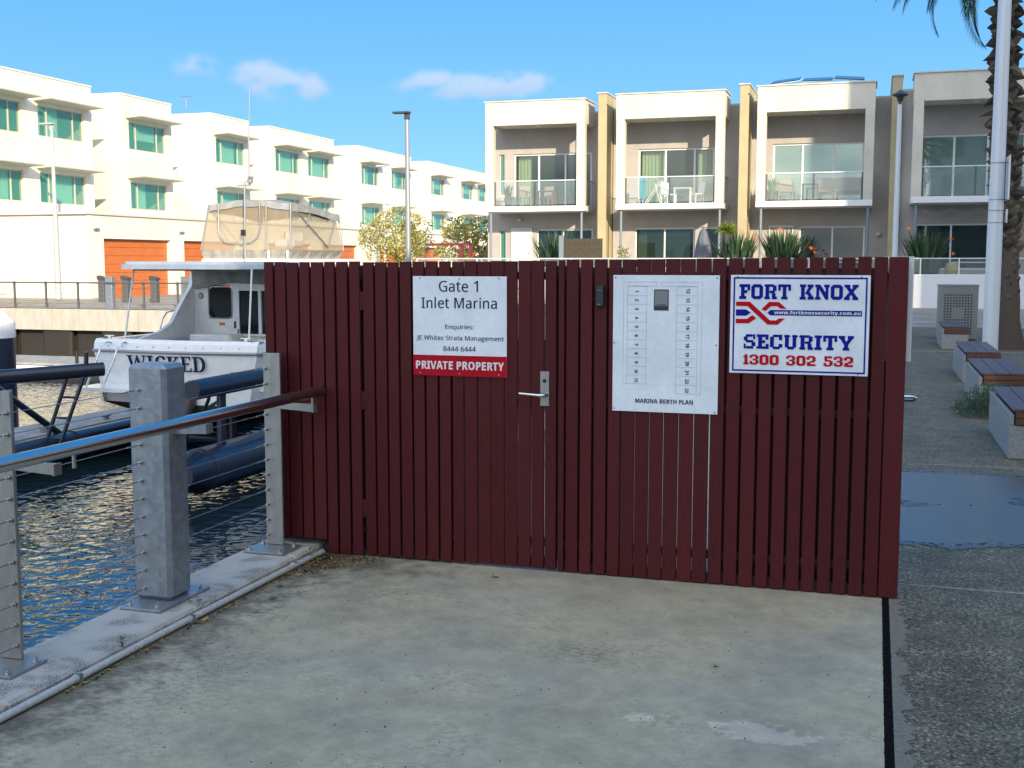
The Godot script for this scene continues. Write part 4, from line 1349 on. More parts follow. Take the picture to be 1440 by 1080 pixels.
func balustrade():
	var t := thing("balustrade", "steel balustrade with round handrail, cables and box post on the kerb", "railing", Vector3(-3.45, 0.05, -5.13))
	var o := t.position
	# posts: [z, kind]
	for d in [[0.19, "plate"], [-0.88, "plate"], [-1.95, "plate"], [-3.02, "plate"], [-4.09, "plate"], [-5.13, "box"], [-6.28, "plate"]]:
		var z: float = d[0] - o.z
		var nuts: MeshInstance3D
		if d[1] == "box":
			var p := B(t, "post", Vector3(-3.495 - o.x, 0.622, z), Vector3(0.222, 1.214, 0.20), "galv", 0.022)
			p.set_meta("label", "thick galvanised box post with mottled zinc skin")
			var st := S()
			bx(st, Vector3(0, 0, 0), Vector3(0.235, 0.014, 0.46), 0.003)
			part(p, "base_plate", st, "galv", Transform3D(Basis.IDENTITY, Vector3(0.028, -0.614, 0.02)))
			for n in [Vector2(-0.060, 0.20), Vector2(0.092, 0.19), Vector2(0.122, -0.16), Vector2(-0.065, -0.16)]:
				st = S()
				nut(st, Vector3(n.x, -0.607, n.y))
				part(p, "nut", st, "stainless")
			st = S()
			prism(st, PackedVector2Array([Vector2(0.10, 0.310), Vector2(0.10, 0.250), Vector2(0.30, 0.258), Vector2(0.30, 0.304)]), -0.03, 0.03)
			part(p, "bracket", st, "galv")
		else:
			var x0 := -3.47 - o.x
			if d[0] > -4.5: x0 = -3.566 - o.x
			var p := B(t, "post", Vector3(x0, 0.605, z), Vector3(0.112, 1.178, 0.016), "stainless_flat", 0.002)
			p.set_meta("label", "flat stainless plate post")
			B(p, "base_plate", Vector3(0.02, -0.597, 0.08), Vector3(0.27, 0.012, 0.235), "stainless_flat", 0.002)
			B(p, "stiffener", Vector3(-0.02, 0.0, -0.05), Vector3(0.012, 1.17, 0.09), "stainless_flat", 0.002)
			for n in [Vector2(-0.085, 0.165), Vector2(0.120, 0.165), Vector2(0.125, 0.0), Vector2(-0.085, 0.0)]:
				var st := S()
				nut(st, Vector3(n.x, -0.591, n.y))
				part(p, "nut", st, "stainless")
			var st := S()
			prism(st, PackedVector2Array([Vector2(-0.056, 0.292), Vector2(-0.056, 0.262), Vector2(0.285, 0.242), Vector2(0.285, 0.292)]), -0.008, 0.008, Transform3D(Basis.IDENTITY, Vector3(0, 0, 0.0165)))
			bx(st, Vector3(0.289, 0.267, 0.0165), Vector3(0.008, 0.05, 0.05))
			part(p, "bracket", st, "stainless_flat")
		# pin that carries the handrail
		T(t, "rail_pin", [Vector3(-3.20 - o.x, 0.88, z + 0.004), Vector3(-3.20 - o.x, 0.945, z + 0.004)], 0.009, "stainless", 8)
	T(t, "handrail", [Vector3(-3.20 - o.x, 0.966, 1.2 - o.z), Vector3(-3.20 - o.x, 0.966, -3.5 - o.z), Vector3(-3.195 - o.x, 0.962, -6.39 - o.z)], 0.031, "stainless", 22)
	# cables with swaged ends
	for k in 12:
		var y := 0.126 + k * 0.0930 - 0.05
		for seg in [[1.2, 0.20, -3.53], [0.18, -0.87, -3.53], [-0.89, -1.94, -3.53], [-1.96, -3.01, -3.53], [-3.03, -4.078, -3.53], [-4.10, -5.028, -3.535], [-5.232, -6.268, -3.512]]:
			var c := S()
			var a := Vector3(seg[2] - o.x, y, seg[0] - o.z)
			var b := Vector3(seg[2] - o.x, y, seg[1] - o.z)
			tube(c, [a, a.lerp(b, 0.5) - Vector3(0, 0.0015, 0), b], 0.0022, 6)
			part(t, "cable", c, "cable")
			if k != 9 or seg[0] < -5.0:
				var e := S()
				tube(e, [b + Vector3(0, 0, 0.11), b + Vector3(0, 0, 0.02)], 0.0042, 8)
				tube(e, [b + Vector3(0, 0, 0.02), b + Vector3(0, 0, 0.004)], 0.0085, 8)
				tube(e, [b + Vector3(0, 0, 0.004), b], 0.011, 8)
				part(t, "cable_end", e, "stainless")
	# white drain pipe lying along the kerb
	var p := thing("drain_pipe", "thin white plastic pipe lying along the kerb foot", "pipe", Vector3(-3.213, 0.0, -5.0))
	T(p, "pipe", [Vector3(0, 0.0205, 4.0), Vector3(0.003, 0.0205, 1.1), Vector3(-0.003, 0.0205, 0.2), Vector3(0.012, 0.0205, -1.10), Vector3(0.02, 0.0205, -1.36)], 0.0165, "pvc", 14)
	for z in [0.93, 0.06, -1.02]:
		T(p, "coupling", [Vector3(0, 0.0205, z + 0.025), Vector3(0, 0.0205, z - 0.025)], 0.0195, "pvc", 14)
		var cl := S()
		bx(cl, Vector3(0.022, 0.004, z), Vector3(0.05, 0.003, 0.022))
		bx(cl, Vector3(0.0, 0.0415, z), Vector3(0.03, 0.003, 0.02))
		bx(cl, Vector3(0.0195, 0.02, z), Vector3(0.003, 0.04, 0.02))
		part(p, "saddle_clip", cl, "stainless_flat")

# ------------------------------------------------------------------ boat
func loft(st: SurfaceTool, rows: Array, smooth_it := true):
	# rows of points, outside to the right when walking from row to row
	for r in rows.size() - 1:
		for k in rows[r].size() - 1:
			var a: Vector3 = rows[r][k]; var b: Vector3 = rows[r][k + 1]
			var c: Vector3 = rows[r + 1][k + 1]; var d: Vector3 = rows[r + 1][k]
			if a.distance_to(d) < 1e-5 and b.distance_to(c) < 1e-5: continue
			quad(st, a, b, c, d)

func boat():
	# base point: waterline below the transom
	var t := thing("cabin_cruiser", "white flybridge cabin cruiser with WICKED painted on its transom", "boat", Vector3(-12.1, WATER, -18.3))
	# hull stations: z, half beam at sheer, sheer y, half beam at chine, chine y, keel y
	var stn := [[0.0, 1.70, 2.02, 1.52, 1.05, 0.72], [-1.5, 1.74, 2.04, 1.55, 1.05, 0.68], [-4.0, 1.72, 2.10, 1.50, 1.10, 0.62], [-6.5, 1.45, 2.25, 1.10, 1.25, 0.62], [-8.3, 0.85, 2.45, 0.50, 1.50, 0.80], [-9.6, 0.06, 2.65, 0.03, 1.9, 1.3]]
	var up := S(); var low := S()
	for sgn in [-1.0, 1.0]:
		for k in stn.size() - 1:
			var s = stn[k]; var e = stn[k + 1]
			var p := [Vector3(s[1] * sgn, s[2], s[0]), Vector3(s[3] * sgn, s[4], s[0]), Vector3(e[3] * sgn, e[4], e[0]), Vector3(e[1] * sgn, e[2], e[0])]
			var q := [Vector3(s[3] * sgn, s[4], s[0]), Vector3(0, s[5], s[0]), Vector3(0, e[5], e[0]), Vector3(e[3] * sgn, e[4], e[0])]
			if sgn > 0.0:
				quad(up, p[0], p[1], p[2], p[3]); quad(low, q[0], q[1], q[2], q[3])
			else:
				quad(up, p[3], p[2], p[1], p[0]); quad(low, q[3], q[2], q[1], q[0])
	# transom, slightly bowed: plan curve
	var N := 14
	var bow := func(x: float) -> float: return 0.16 * (1.0 - pow(x / 1.7, 2.0))
	for k in N:
		var x0 := -1.7 + 3.4 * k / N; var x1 := -1.7 + 3.4 * (k + 1) / N
		var c0 := x0 * 1.52 / 1.7; var c1 := x1 * 1.52 / 1.7
		quad(up, Vector3(c0, 1.05, bow.call(x0) - 0.10), Vector3(c1, 1.05, bow.call(x1) - 0.10), Vector3(x1, 2.02, bow.call(x1)), Vector3(x0, 2.02, bow.call(x0)))
		quad(low, Vector3(c0, 0.72 + 0.33 * absf(c0) / 1.52, bow.call(x0) - 0.16), Vector3(c1, 0.72 + 0.33 * absf(c1) / 1.52, bow.call(x1) - 0.16), Vector3(c1, 1.05, bow.call(x1) - 0.10), Vector3(c0, 1.05, bow.call(x0) - 0.10))
		# floor of the hull end closed inside
	part(t, "hull", up, "gelcoat")
	part(t, "keel", low, "antifoul")
	# coaming: raised rounded band round the cockpit
	var co := S()
	var path := []
	for k in N + 1:
		var x := -1.7 + 3.4 * k / N
		path.append([x, bow.call(x)])
	for k in N:
		var a = path[k]; var b = path[k + 1]
		var pr := [[0.0, 2.02], [-0.03, 2.15], [-0.09, 2.21], [-0.26, 2.21], [-0.30, 2.14], [-0.30, 1.30]]
		for e in pr.size() - 1:
			quad(co, Vector3(a[0], pr[e][1], a[1] + pr[e][0]), Vector3(b[0], pr[e][1], b[1] + pr[e][0]), Vector3(b[0] * (1.0 if e < 4 else 1.0), pr[e + 1][1], b[1] + pr[e + 1][0]), Vector3(a[0], pr[e + 1][1], a[1] + pr[e + 1][0]))
	part(t, "transom_coaming", co, "gelcoat")
	for sgn in [-1.0, 1.0]:
		var sc := S()
		prism(sc, PackedVector2Array([Vector2(1.40, 1.30), Vector2(1.72, 2.02), Vector2(1.70, 2.14), Vector2(1.60, 2.21), Vector2(1.40, 2.21)]), 0.0, 2.75, Transform3D(Basis(Vector3(sgn, 0, 0), Vector3(0, 1, 0), Vector3(0, 0, 1)), Vector3(0, 0, -2.80)))
		part(t, "side_coaming", sc, "gelcoat")
	var rr := S()
	var rail := []
	for p in path: rail.append(Vector3(p[0] * 1.004, 2.0, p[1] + 0.012))
	tube(rr, rail, 0.028, 8)
	for sgn in [-1.0, 1.0]:
		var side := []
		for s in stn: side.append(Vector3((s[1] + 0.01) * sgn, s[2] - 0.03, s[0]))
		tube(rr, side, 0.028, 8)
	part(t, "rub_rail", rr, "rail_grey")
	B(t, "cockpit_floor", Vector3(0, 1.27, -1.45), Vector3(2.95, 0.06, 2.7), "gelcoat_cream")
	B(t, "engine_box", Vector3(-0.55, 1.80, -2.35), Vector3(0.95, 0.75, 0.5), "gelcoat", 0.03)
	B(t, "cushion", Vector3(0.25, 1.88, -2.5), Vector3(0.4, 0.5, 0.25), "gelcoat_cream", 0.03)
	# deck forward and cabin
	var dk := S()
	for k in range(2, stn.size() - 1):
		var s = stn[k]; var e = stn[k + 1]
		quad(dk, Vector3(-s[1], s[2], s[0]), Vector3(s[1], s[2], s[0]), Vector3(e[1], e[2], e[0]), Vector3(-e[1], e[2], e[0]))
	quad(dk, Vector3(-1.73, 2.02, -2.7), Vector3(1.73, 2.02, -2.7), Vector3(1.72, 2.06, -4.0), Vector3(-1.72, 2.06, -4.0))
	part(t, "deck", dk, "gelcoat")
	var cab := S()
	# aft bulkhead with openings for the window and the door
	holed(cab, -1.22, 1.28, 1.22, 3.42, [[-0.92, 2.47, -0.38, 3.13], [-0.28, 1.42, 0.98, 3.10]], 0.06, Transform3D(Basis.IDENTITY, Vector3(0, 0, -2.70)))
	for sgn in [-1.0, 1.0]:
		var xf := Transform3D(Basis(Vector3(0, 0, -1), Vector3(0, 1, 0), Vector3(1, 0, 0)), Vector3(1.22 * sgn, 0, 0))
		holed(cab, 2.70, 1.95, 6.2, 3.42, [[3.0, 2.55, 5.6, 3.15]], 0.05, xf)
	quad(cab, Vector3(-1.22, 3.42, -6.2), Vector3(1.22, 3.42, -6.2), Vector3(1.0, 2.4, -7.6), Vector3(-1.0, 2.4, -7.6))
	part(t, "cabin", cab, "gelcoat")
	B(t, "inner_lining", Vector3(0, 2.35, -4.6), Vector3(2.3, 1.9, 0.05), "boat_glass")
	var wn := S()
	prism(wn, rounded(-0.90, 2.49, -0.40, 3.11, 0.09), 0.0, 0.012)
	var w := part(t, "window", wn, "boat_glass", Transform3D(Basis.IDENTITY, Vector3(0, 0, -2.715)))
	var fr := S()
	var loop := []
	for p in rounded(-0.92, 2.47, -0.38, 3.13, 0.10): loop.append(Vector3(p.x, p.y, 0.016))
	loop.append(loop[0])
	tube(fr, loop, 0.014, 6, false)
	part(w, "frame", fr, "rail_grey")
	var dr := part(t, "door", door_frame(), "gelcoat", Transform3D(Basis.IDENTITY, Vector3(0, 0, -2.72)))
	for d in [[-0.01, 2.60, 0.46, 0.90], [-0.01, 1.75, 0.46, 0.62], [0.59, 2.60, 0.60, 0.90], [0.59, 1.75, 0.60, 0.62]]:
		B(dr, "pane", Vector3(d[0], d[1] + 0.03, -0.01), Vector3(d[2], d[3], 0.01), "boat_glass")
	B(dr, "handle", Vector3(-0.245, 2.2, 0.03), Vector3(0.02, 0.12, 0.03), "black")
	B(t, "grab_handle", Vector3(-0.315, 2.35, -2.68), Vector3(0.025, 0.14, 0.03), "black")
	B(t, "warning_sticker", Vector3(-0.62, 2.36, -2.697), Vector3(0.13, 0.06, 0.004), "flower")
	var hs := S()
	lathe_z(hs, Vector3(-1.10, 2.93, -2.698), 0.07, 0.03)
	part(t, "horn", hs, "rail_grey")
	# side wings sweeping down from the cabin to the coaming
	for sgn in [-1.0, 1.0]:
		var wg := S()
		var xf := Transform3D(Basis(Vector3(0, 0, 1), Vector3(0, 1, 0), Vector3(-1, 0, 0)), Vector3(1.30 * sgn, 0, -2.72))
		prism(wg, PackedVector2Array([Vector2(0.0, 2.10), Vector2(2.0, 2.15), Vector2(1.25, 2.26), Vector2(0.85, 2.40), Vector2(0.35, 2.90), Vector2(0.10, 3.12), Vector2(0.0, 3.42)]), -0.04, 0.04, xf)
		part(t, "side_wing", wg, "gelcoat")
		T(t, "grab_rail", [Vector3(1.36 * sgn, 2.14, -1.55), Vector3(1.38 * sgn, 2.50, -1.75), Vector3(1.38 * sgn, 2.62, -1.9), Vector3(1.36 * sgn, 2.66, -2.35)], 0.014, "chrome", 8)
	# hard top over the cockpit
	var ht := S()
	prism(ht, rounded(-1.22, 0.05, 1.22, 3.2, 0.28), 0.0, 0.09, Transform3D(Basis(Vector3(1, 0, 0), Vector3(0, 0, -1), Vector3(0, 1, 0)), Vector3(0, 3.49, 0)))
	prism(ht, rounded(-1.16, 0.12, 1.16, 3.2, 0.24), 0.0, 0.05, Transform3D(Basis(Vector3(1, 0, 0), Vector3(0, 0, -1), Vector3(0, 1, 0)), Vector3(0, 3.58, 0)))
	part(t, "hard_top", ht, "gelcoat")
	var und := S()
	bx(und, Vector3(0, 3.475, -1.55), Vector3(2.0, 0.03, 2.5))
	part(t, "hard_top_lining", und, "canvas")
	var rc := S()
	prism(rc, PackedVector2Array([Vector2(-1.2, 3.06), Vector2(-0.4, 3.20), Vector2(1.2, 3.14), Vector2(1.2, 3.48), Vector2(-1.24, 3.48)]), 0.0, 0.08, Transform3D(Basis.IDENTITY, Vector3(0, 0, -2.66)))
	part(t, "rolled_curtain", rc, "canvas")
	for d in [[-1.0, -1.18], [1.45, 1.42]]:
		T(t, "top_pole", [Vector3(d[0], 3.49, -0.32), Vector3(d[1], 2.10, -0.20)], 0.018, "white_frame", 8)
	# flybridge with canvas skirt, clear panels and hoops
	var fly := S()
	bx(fly, Vector3(0.0, 3.62, -4.2), Vector3(2.1, 0.12, 3.0))
	part(t, "flybridge_deck", fly, "gelcoat")
	var zA := -2.72; var zB := -5.0
	var bot := [Vector3(-1.08, 3.86, zA), Vector3(0.98, 3.86, zA), Vector3(1.02, 3.86, zB), Vector3(-1.08, 3.86, zB)]
	var top := [Vector3(-0.86, 4.75, zA - 0.02), Vector3(0.98, 4.75, zA - 0.02), Vector3(0.86, 4.62, zB + 0.05), Vector3(-0.86, 4.62, zB + 0.05)]
	var skl := [Vector3(-1.04, 3.62, zA - 0.02), Vector3(0.96, 3.62, zA - 0.02), Vector3(0.95, 3.62, zB + 0.1), Vector3(-0.98, 3.62, zB + 0.1)]
	for k in 4:
		var e := (k + 1) % 4
		var sk := S()
		var n := 14
		var out: Vector3 = (bot[e] - bot[k]).cross(Vector3.UP).normalized() * -1.0
		out = Vector3.UP.cross(bot[e] - bot[k]).normalized() * -1.0
		for i in n:
			var u := float(i) / n; var v := float(i + 1) / n
			var b0 := 0.05 * (0.6 + 0.4 * sin(i * 2.1)); var b1 := 0.05 * (0.6 + 0.4 * sin((i + 1) * 2.1))
			var A: Vector3 = skl[k].lerp(skl[e], u); var A2: Vector3 = skl[k].lerp(skl[e], v)
			var C: Vector3 = bot[k].lerp(bot[e], u); var C2: Vector3 = bot[k].lerp(bot[e], v)
			var Mi := A.lerp(C, 0.45) + out * -b0; var Mi2 := A2.lerp(C2, 0.45) + out * -b1
			quad(sk, A, A2, Mi2, Mi)
			quad(sk, Mi, Mi2, C2, C)
		part(t, "canvas_skirt", sk, "canvas")
		var cp := S()
		for i in n:
			var u := float(i) / n; var v := float(i + 1) / n
			quad(cp, bot[k].lerp(bot[e], u), bot[k].lerp(bot[e], v), top[k].lerp(top[e], v), top[k].lerp(top[e], u))
		part(t, "clear_panel", cp, "clear_vinyl")
	# roof canvas, crowned
	var rf := S()
	var rows := []
	for j in 7:
		var v := j / 6.0
		var row := []
		for i in 13:
			var u := i / 12.0
			var p: Vector3 = top[0].lerp(top[1], u).lerp(top[3].lerp(top[2], u), v)
			p.y += 0.14 * sin(PI * u) * (0.7 + 0.3 * sin(PI * v)) + 0.05 * sin(PI * minf(1.0, v * 1.15 + 0.05)) + 0.012 * sin(u * 21.0)
			p.x = (u - 0.5) * 2.0 * (0.92 + 0.0 * v) + 0.05
			row.append(p)
		rows.append(row)
	loft(rf, rows)
	for e in [0, 6]:
		for i in 12:
			var a: Vector3 = rows[e][i]; var b: Vector3 = rows[e][i + 1]
			var a2 := Vector3(a.x, a.y - 0.13, a.z + (0.03 if e == 0 else -0.03)); var b2 := Vector3(b.x, b.y - 0.13, b.z + (0.03 if e == 0 else -0.03))
			if e == 0: quad(rf, a2, b2, b, a)
			else: quad(rf, b2, a2, a, b)
	for j in 6:
		for i in [0, 12]:
			var a: Vector3 = rows[j][i]; var b: Vector3 = rows[j + 1][i]
			var d := Vector3(0.02 if i else -0.02, -0.15, 0)
			if i: quad(rf, a + d, b + d, b, a)
			else: quad(rf, b + d, a + d, a, b)
	part(t, "canopy", rf, "canvas_top")
	# zipped door outline and hoops
	var hp := []
	for k in 13:
		var u := k / 12.0
		hp.append(Vector3(lerpf(-0.62, 0.04, u), 4.02, zA + 0.035))
	var zip := [Vector3(-0.64, 4.78, zA + 0.02), Vector3(-0.64, 4.25, zA + 0.03), Vector3(-0.60, 4.10, zA + 0.035), Vector3(-0.48, 4.0, zA + 0.035), Vector3(-0.15, 3.97, zA + 0.035), Vector3(0.10, 4.0, zA + 0.035), Vector3(0.24, 4.10, zA + 0.035), Vector3(0.30, 4.28, zA + 0.03), Vector3(0.30, 4.78, zA + 0.02)]
	T(t, "zip_seam", zip, 0.016, "rail_grey", 6)
	for d in [[-0.86, -1.06], [0.44, 0.42], [0.98, 0.98]]:
		T(t, "hoop", [Vector3(d[0], 4.78, zA + 0.01), Vector3(d[1], 3.86, zA + 0.03)], 0.017, "rail_grey", 8)
	for x in [-0.35, 0.05, 0.62, 0.84]:
		T(t, "strap", [Vector3(x, 4.78, zA - 0.05), Vector3(x + 0.01, 4.42, zA - 0.06)], 0.010, "rail_grey", 5)
	for d in [[-0.85, -0.5, -1.0, -0.25], [-0.9, -1.02, -0.4, 0.1]]:
		T(t, "cross_brace", [Vector3(d[0], 4.65, zA - 0.12), Vector3(d[2] * 0.45, 3.9, zA - 0.12)], 0.014, "rail_grey", 6)
	for d in [[-2.95, -4.25], [-4.85, -4.25]]:
		T(t, "side_brace", [Vector3(0.97, 4.64, d[0]), Vector3(1.03, 3.92, d[1])], 0.017, "rail_grey", 6)
	T(t, "side_brace", [Vector3(0.97, 4.62, -3.55), Vector3(1.01, 4.36, -3.35)], 0.015, "rail_grey", 6)
	T(t, "hoop", [Vector3(0.92, 4.60, zB + 0.02), Vector3(1.03, 3.86, zB)], 0.017, "rail_grey", 8)
	var seat := S()
	bx(seat, Vector3(0.66, 3.98, -3.2), Vector3(0.46, 0.18, 0.45), 0.05)
	bx(seat, Vector3(0.66, 4.12, -3.4), Vector3(0.46, 0.22, 0.12), 0.04)
	part(t, "helm_seat", seat, "white_paint")
	# ladder box at the aft right corner of the flybridge
	for x in [0.50, 0.92]:
		T(t, "bridge_ladder", [Vector3(x, 3.85, zA + 0.06), Vector3(x, 3.62, zA + 0.08)], 0.02, "white_paint", 6)
	# aerials
	T(t, "mast", [Vector3(0.0, 3.66, -2.60), Vector3(0.02, 5.22, -2.62)], 0.022, "rail_grey", 8)
	T(t, "mast_arm", [Vector3(-0.14, 5.14, -2.62), Vector3(0.16, 5.14, -2.62)], 0.014, "rail_grey", 6)
	T(t, "whip_aerial", [Vector3(0.12, 5.14, -2.64), Vector3(0.11, 6.0, -2.66), Vector3(0.13, 7.03, -2.70)], [0.016, 0.013, 0.007], "rail_grey", 6)
	var cam := S()
	bx(cam, Vector3(0.14, 5.22, -2.62), Vector3(0.10, 0.10, 0.10), 0.02)
	bx(cam, Vector3(0.17, 5.29, -2.60), Vector3(0.12, 0.05, 0.08), 0.02)
	part(t, "mast_light", cam, "rail_grey")
	B(t, "light_box", Vector3(-0.01, 4.2, -2.57), Vector3(0.09, 0.12, 0.06), "black", 0.01)
	# transom lettering, swim platform, ladder, fittings
	words(t, "lettering", "WICKED", "Droid Serif", true, Vector3(-0.06, 1.80, 0.166), 1.62, 0.28, "sign_navy").rotation.x = 0.11
	var sp := S()
	prism(sp, rounded(-1.62, -0.10, -0.2, 0.62, 0.10), 0.0, 0.07, Transform3D(Basis(Vector3(1, 0, 0), Vector3(0, 0, -1), Vector3(0, 1, 0)), Vector3(-0.05, 1.30, 0.52)))
	part(t, "swim_platform", sp, "gelcoat")
	for x in [-1.42, -1.06]:
		T(t, "ladder_rail", [Vector3(x - 0.10, 1.36, 0.50), Vector3(x + 0.02, 1.85, 0.32), Vector3(x + 0.06, 2.10, 0.24), Vector3(x + 0.12, 2.16, 0.12), Vector3(x + 0.16, 2.12, -0.02)], 0.018, "chrome", 8)
	for d in [[1.62, 0.41], [1.86, 0.32]]:
		T(t, "ladder_rung", [Vector3(-1.44, d[0], d[1]), Vector3(-1.08, d[0], d[1])], 0.014, "chrome", 6)
	for x in [-1.45, 1.4]:
		T(t, "cleat", [Vector3(x - 0.1, 2.26, -0.15), Vector3(x + 0.1, 2.26, -0.15)], 0.016, "chrome", 6)
		B(t, "cleat_foot", Vector3(x, 2.235, -0.15), Vector3(0.07, 0.05, 0.03), "chrome")
	for k in 9:
		var x := -1.35 + k * 0.34
		var st := S()
		lathe_z(st, Vector3(x, 2.09, bow.call(x) - 0.012), 0.012, 0.012)
		part(t, "snap_stud", st, "rail_grey")
	B(t, "air_vent", Vector3(1.715, 1.68, -0.35), Vector3(0.02, 0.14, 0.36), "black")
	B(t, "air_vent", Vector3(1.35, 1.62, 0.085), Vector3(0.26, 0.10, 0.02), "black")
	B(t, "vent_plate", Vector3(1.20, 2.0, 0.075), Vector3(0.2, 0.05, 0.02), "rail_grey")
	T(t, "stern_drive", [Vector3(0.35, 1.2, 0.12), Vector3(0.38, 0.9, 0.30), Vector3(0.38, 0.45, 0.38)], [0.16, 0.17, 0.09], "black", 10)
	T(t, "exhaust_pipe", [Vector3(-0.72, 0.98, 0.02), Vector3(-0.72, 0.95, 0.12)], 0.05, "black", 10)

func door_frame() -> SurfaceTool:
	var st := S()
	bx(st, Vector3(0.35, 3.07, 0), Vector3(1.26, 0.06, 0.05))
	bx(st, Vector3(0.35, 1.45, 0), Vector3(1.26, 0.06, 0.05))
	bx(st, Vector3(0.35, 2.13, 0.002), Vector3(1.2, 0.07, 0.05))
	for x in [-0.25, 0.25, 0.95]:
		bx(st, Vector3(x, 2.26, 0.004), Vector3(0.06, 1.56, 0.05))
	return st

func rounded(x0: float, y0: float, x1: float, y1: float, r: float) -> PackedVector2Array:
	var p := PackedVector2Array()
	for c in [[x1 - r, y0 + r, -PI / 2], [x1 - r, y1 - r, 0.0], [x0 + r, y1 - r, PI / 2], [x0 + r, y0 + r, PI]]:
		for k in 5:
			var a: float = c[2] + k / 4.0 * PI / 2
			p.append(Vector2(c[0] + cos(a) * r, c[1] + sin(a) * r))
	return p

# ------------------------------------------------------------------ floating boat lift and moorings
func boat_lift():
	var t := thing("boat_lift", "dark navy floating boat lift of tubes under the white cruiser", "boat lift", Vector3(-11.8, WATER, -17.0))
	var o := t.position
	var tb := func(called: String, a: Vector3, b: Vector3, r, n := 16):
		T(t, called, [a - o, b - o], r, "lift_navy", n)
	# floats on both sides with ribbed near ends
	T(t, "float", [Vector3(-9.85, -1.42, -15.0) - o, Vector3(-9.85, -1.42, -15.35) - o, Vector3(-9.85, -1.42, -26.0) - o], [0.20, 0.34, 0.34], "lift_navy", 22)
	T(t, "float", [Vector3(-13.9, -1.55, -13.6) - o, Vector3(-13.9, -1.55, -14.0) - o, Vector3(-13.9, -1.55, -26.0) - o], [0.18, 0.26, 0.26], "lift_navy", 22)
	for d in [[-9.85, -1.42, 0.345], [-13.9, -1.55, 0.265]]:
		for k in 3:
			T(t, "float_band", [Vector3(d[0], d[1], -15.45 - k * 2.2) - o, Vector3(d[0], d[1], -15.50 - k * 2.2) - o], d[2] + 0.006, "rubber", 20)
	# upper guide tubes
	tb.call("guide_tube", Vector3(-9.83, -0.16, -15.3), Vector3(-9.55, -0.10, -18.6), 0.155, 18)
	tb.call("guide_tube", Vector3(-14.85, -0.20, -15.3), Vector3(-13.05, -0.12, -17.55), 0.125, 18)
	# legs
	tb.call("leg", Vector3(-9.80, -0.2, -16.1), Vector3(-9.82, -1.3, -16.1), 0.075, 10)
	tb.call("leg", Vector3(-9.70, -0.2, -18.0), Vector3(-9.82, -1.3, -18.2), 0.075, 10)
	tb.call("leg", Vector3(-14.15, -0.25, -16.0), Vector3(-13.92, -1.42, -16.2), 0.075, 10)
	tb.call("leg", Vector3(-14.2, -0.25, -16.05), Vector3(-14.0, -1.5, -17.8), 0.06, 10)
	# little ladder between guide tube and float
	for d in [[-13.46, -13.82], [-13.12, -13.52]]:
		tb.call("ladder_rail", Vector3(d[0], -0.22, -17.1), Vector3(d[1], -1.42, -16.9), 0.034, 8)
	for k in 3:
		var v := 0.30 + k * 0.30
		tb.call("ladder_rung", Vector3(lerpf(-13.46, -13.82, v), lerpf(-0.22, -1.42, v), lerpf(-17.1, -16.9, v)), Vector3(lerpf(-13.12, -13.52, v), lerpf(-0.22, -1.42, v), lerpf(-17.1, -16.9, v)), 0.022, 6)
	tb.call("guide_peg", Vector3(-13.22, -0.1, -17.3), Vector3(-13.20, 0.20, -17.3), 0.04, 8)
	tb.call("cross_beam", Vector3(-13.9, -1.7, -20.0), Vector3(-9.85, -1.7, -20.0), 0.14, 12)
	tb.call("cross_beam", Vector3(-13.9, -1.7, -24.0), Vector3(-9.85, -1.7, -24.0), 0.14, 12)
	tb.call("cradle", Vector3(-12.9, -1.75, -18.9), Vector3(-12.9, -1.0, -18.9), 0.08, 8)
	tb.call("cradle", Vector3(-11.3, -1.75, -18.9), Vector3(-11.3, -1.0, -18.9), 0.08, 8)
	T(t, "air_hose", [Vector3(-9.9, -0.35, -15.9) - o, Vector3(-10.3, -0.6, -16.4) - o, Vector3(-10.5, -0.55, -17.2) - o], 0.03, "rubber", 8)
	# finger pontoon on the far side of the boat
	var p := thing("floating_pontoon", "grey finger pontoon with cleats alongside the boat lift", "pontoon", Vector3(-15.15, WATER, -21.5))
	for k in 8:
		B(p, "deck_board", Vector3(0, 0.42, 4.2 - k * 1.2), Vector3(1.15, 0.06, 1.188), "pontoon", 0.008)
	B(p, "fender_strip", Vector3(0.60, 0.30, 0), Vector3(0.06, 0.18, 9.6), "rail_grey", 0.01)
	B(p, "float", Vector3(0, 0.10, 0), Vector3(1.05, 0.5, 9.4), "rubber")
	for z in [3.4, 1.6]:
		var c := S()
		tube(c, [Vector3(0.38, 0.52, z + 0.14), Vector3(0.38, 0.53, z - 0.14)], 0.022, 6)
		bx(c, Vector3(0.38, 0.48, z), Vector3(0.05, 0.08, 0.12))
		part(p, "cleat", c, "rail_grey")
	var r := thing("mooring_rope", "pale mooring rope looped on the finger pontoon cleat", "rope", Vector3(-14.75, WATER + 0.46, -18.1))
	var pts := []
	for k in 30:
		var a := k * 0.6
		pts.append(Vector3(cos(a) * (0.10 + 0.003 * k), 0.015 + 0.004 * k, sin(a) * 0.13))
	T(r, "coil", pts, 0.012, "rope", 6)
	# steel mooring pile with white cone cap
	var m := thing("mooring_pile", "thick dark mooring pile with a white cone cap", "pile", Vector3(-18.05, WATER, -20.6))
	var st := S()
	lathe(st, [Vector2(0.42, -1.0), Vector2(0.42, 2.06)], 28)
	part(m, "sleeve", st, "lift_navy")
	st = S()
	lathe(st, [Vector2(0.435, 2.0), Vector2(0.435, 2.32), Vector2(0.42, 2.35), Vector2(0.0, 2.74)], 28)
	part(m, "cap", st, "white_paint")

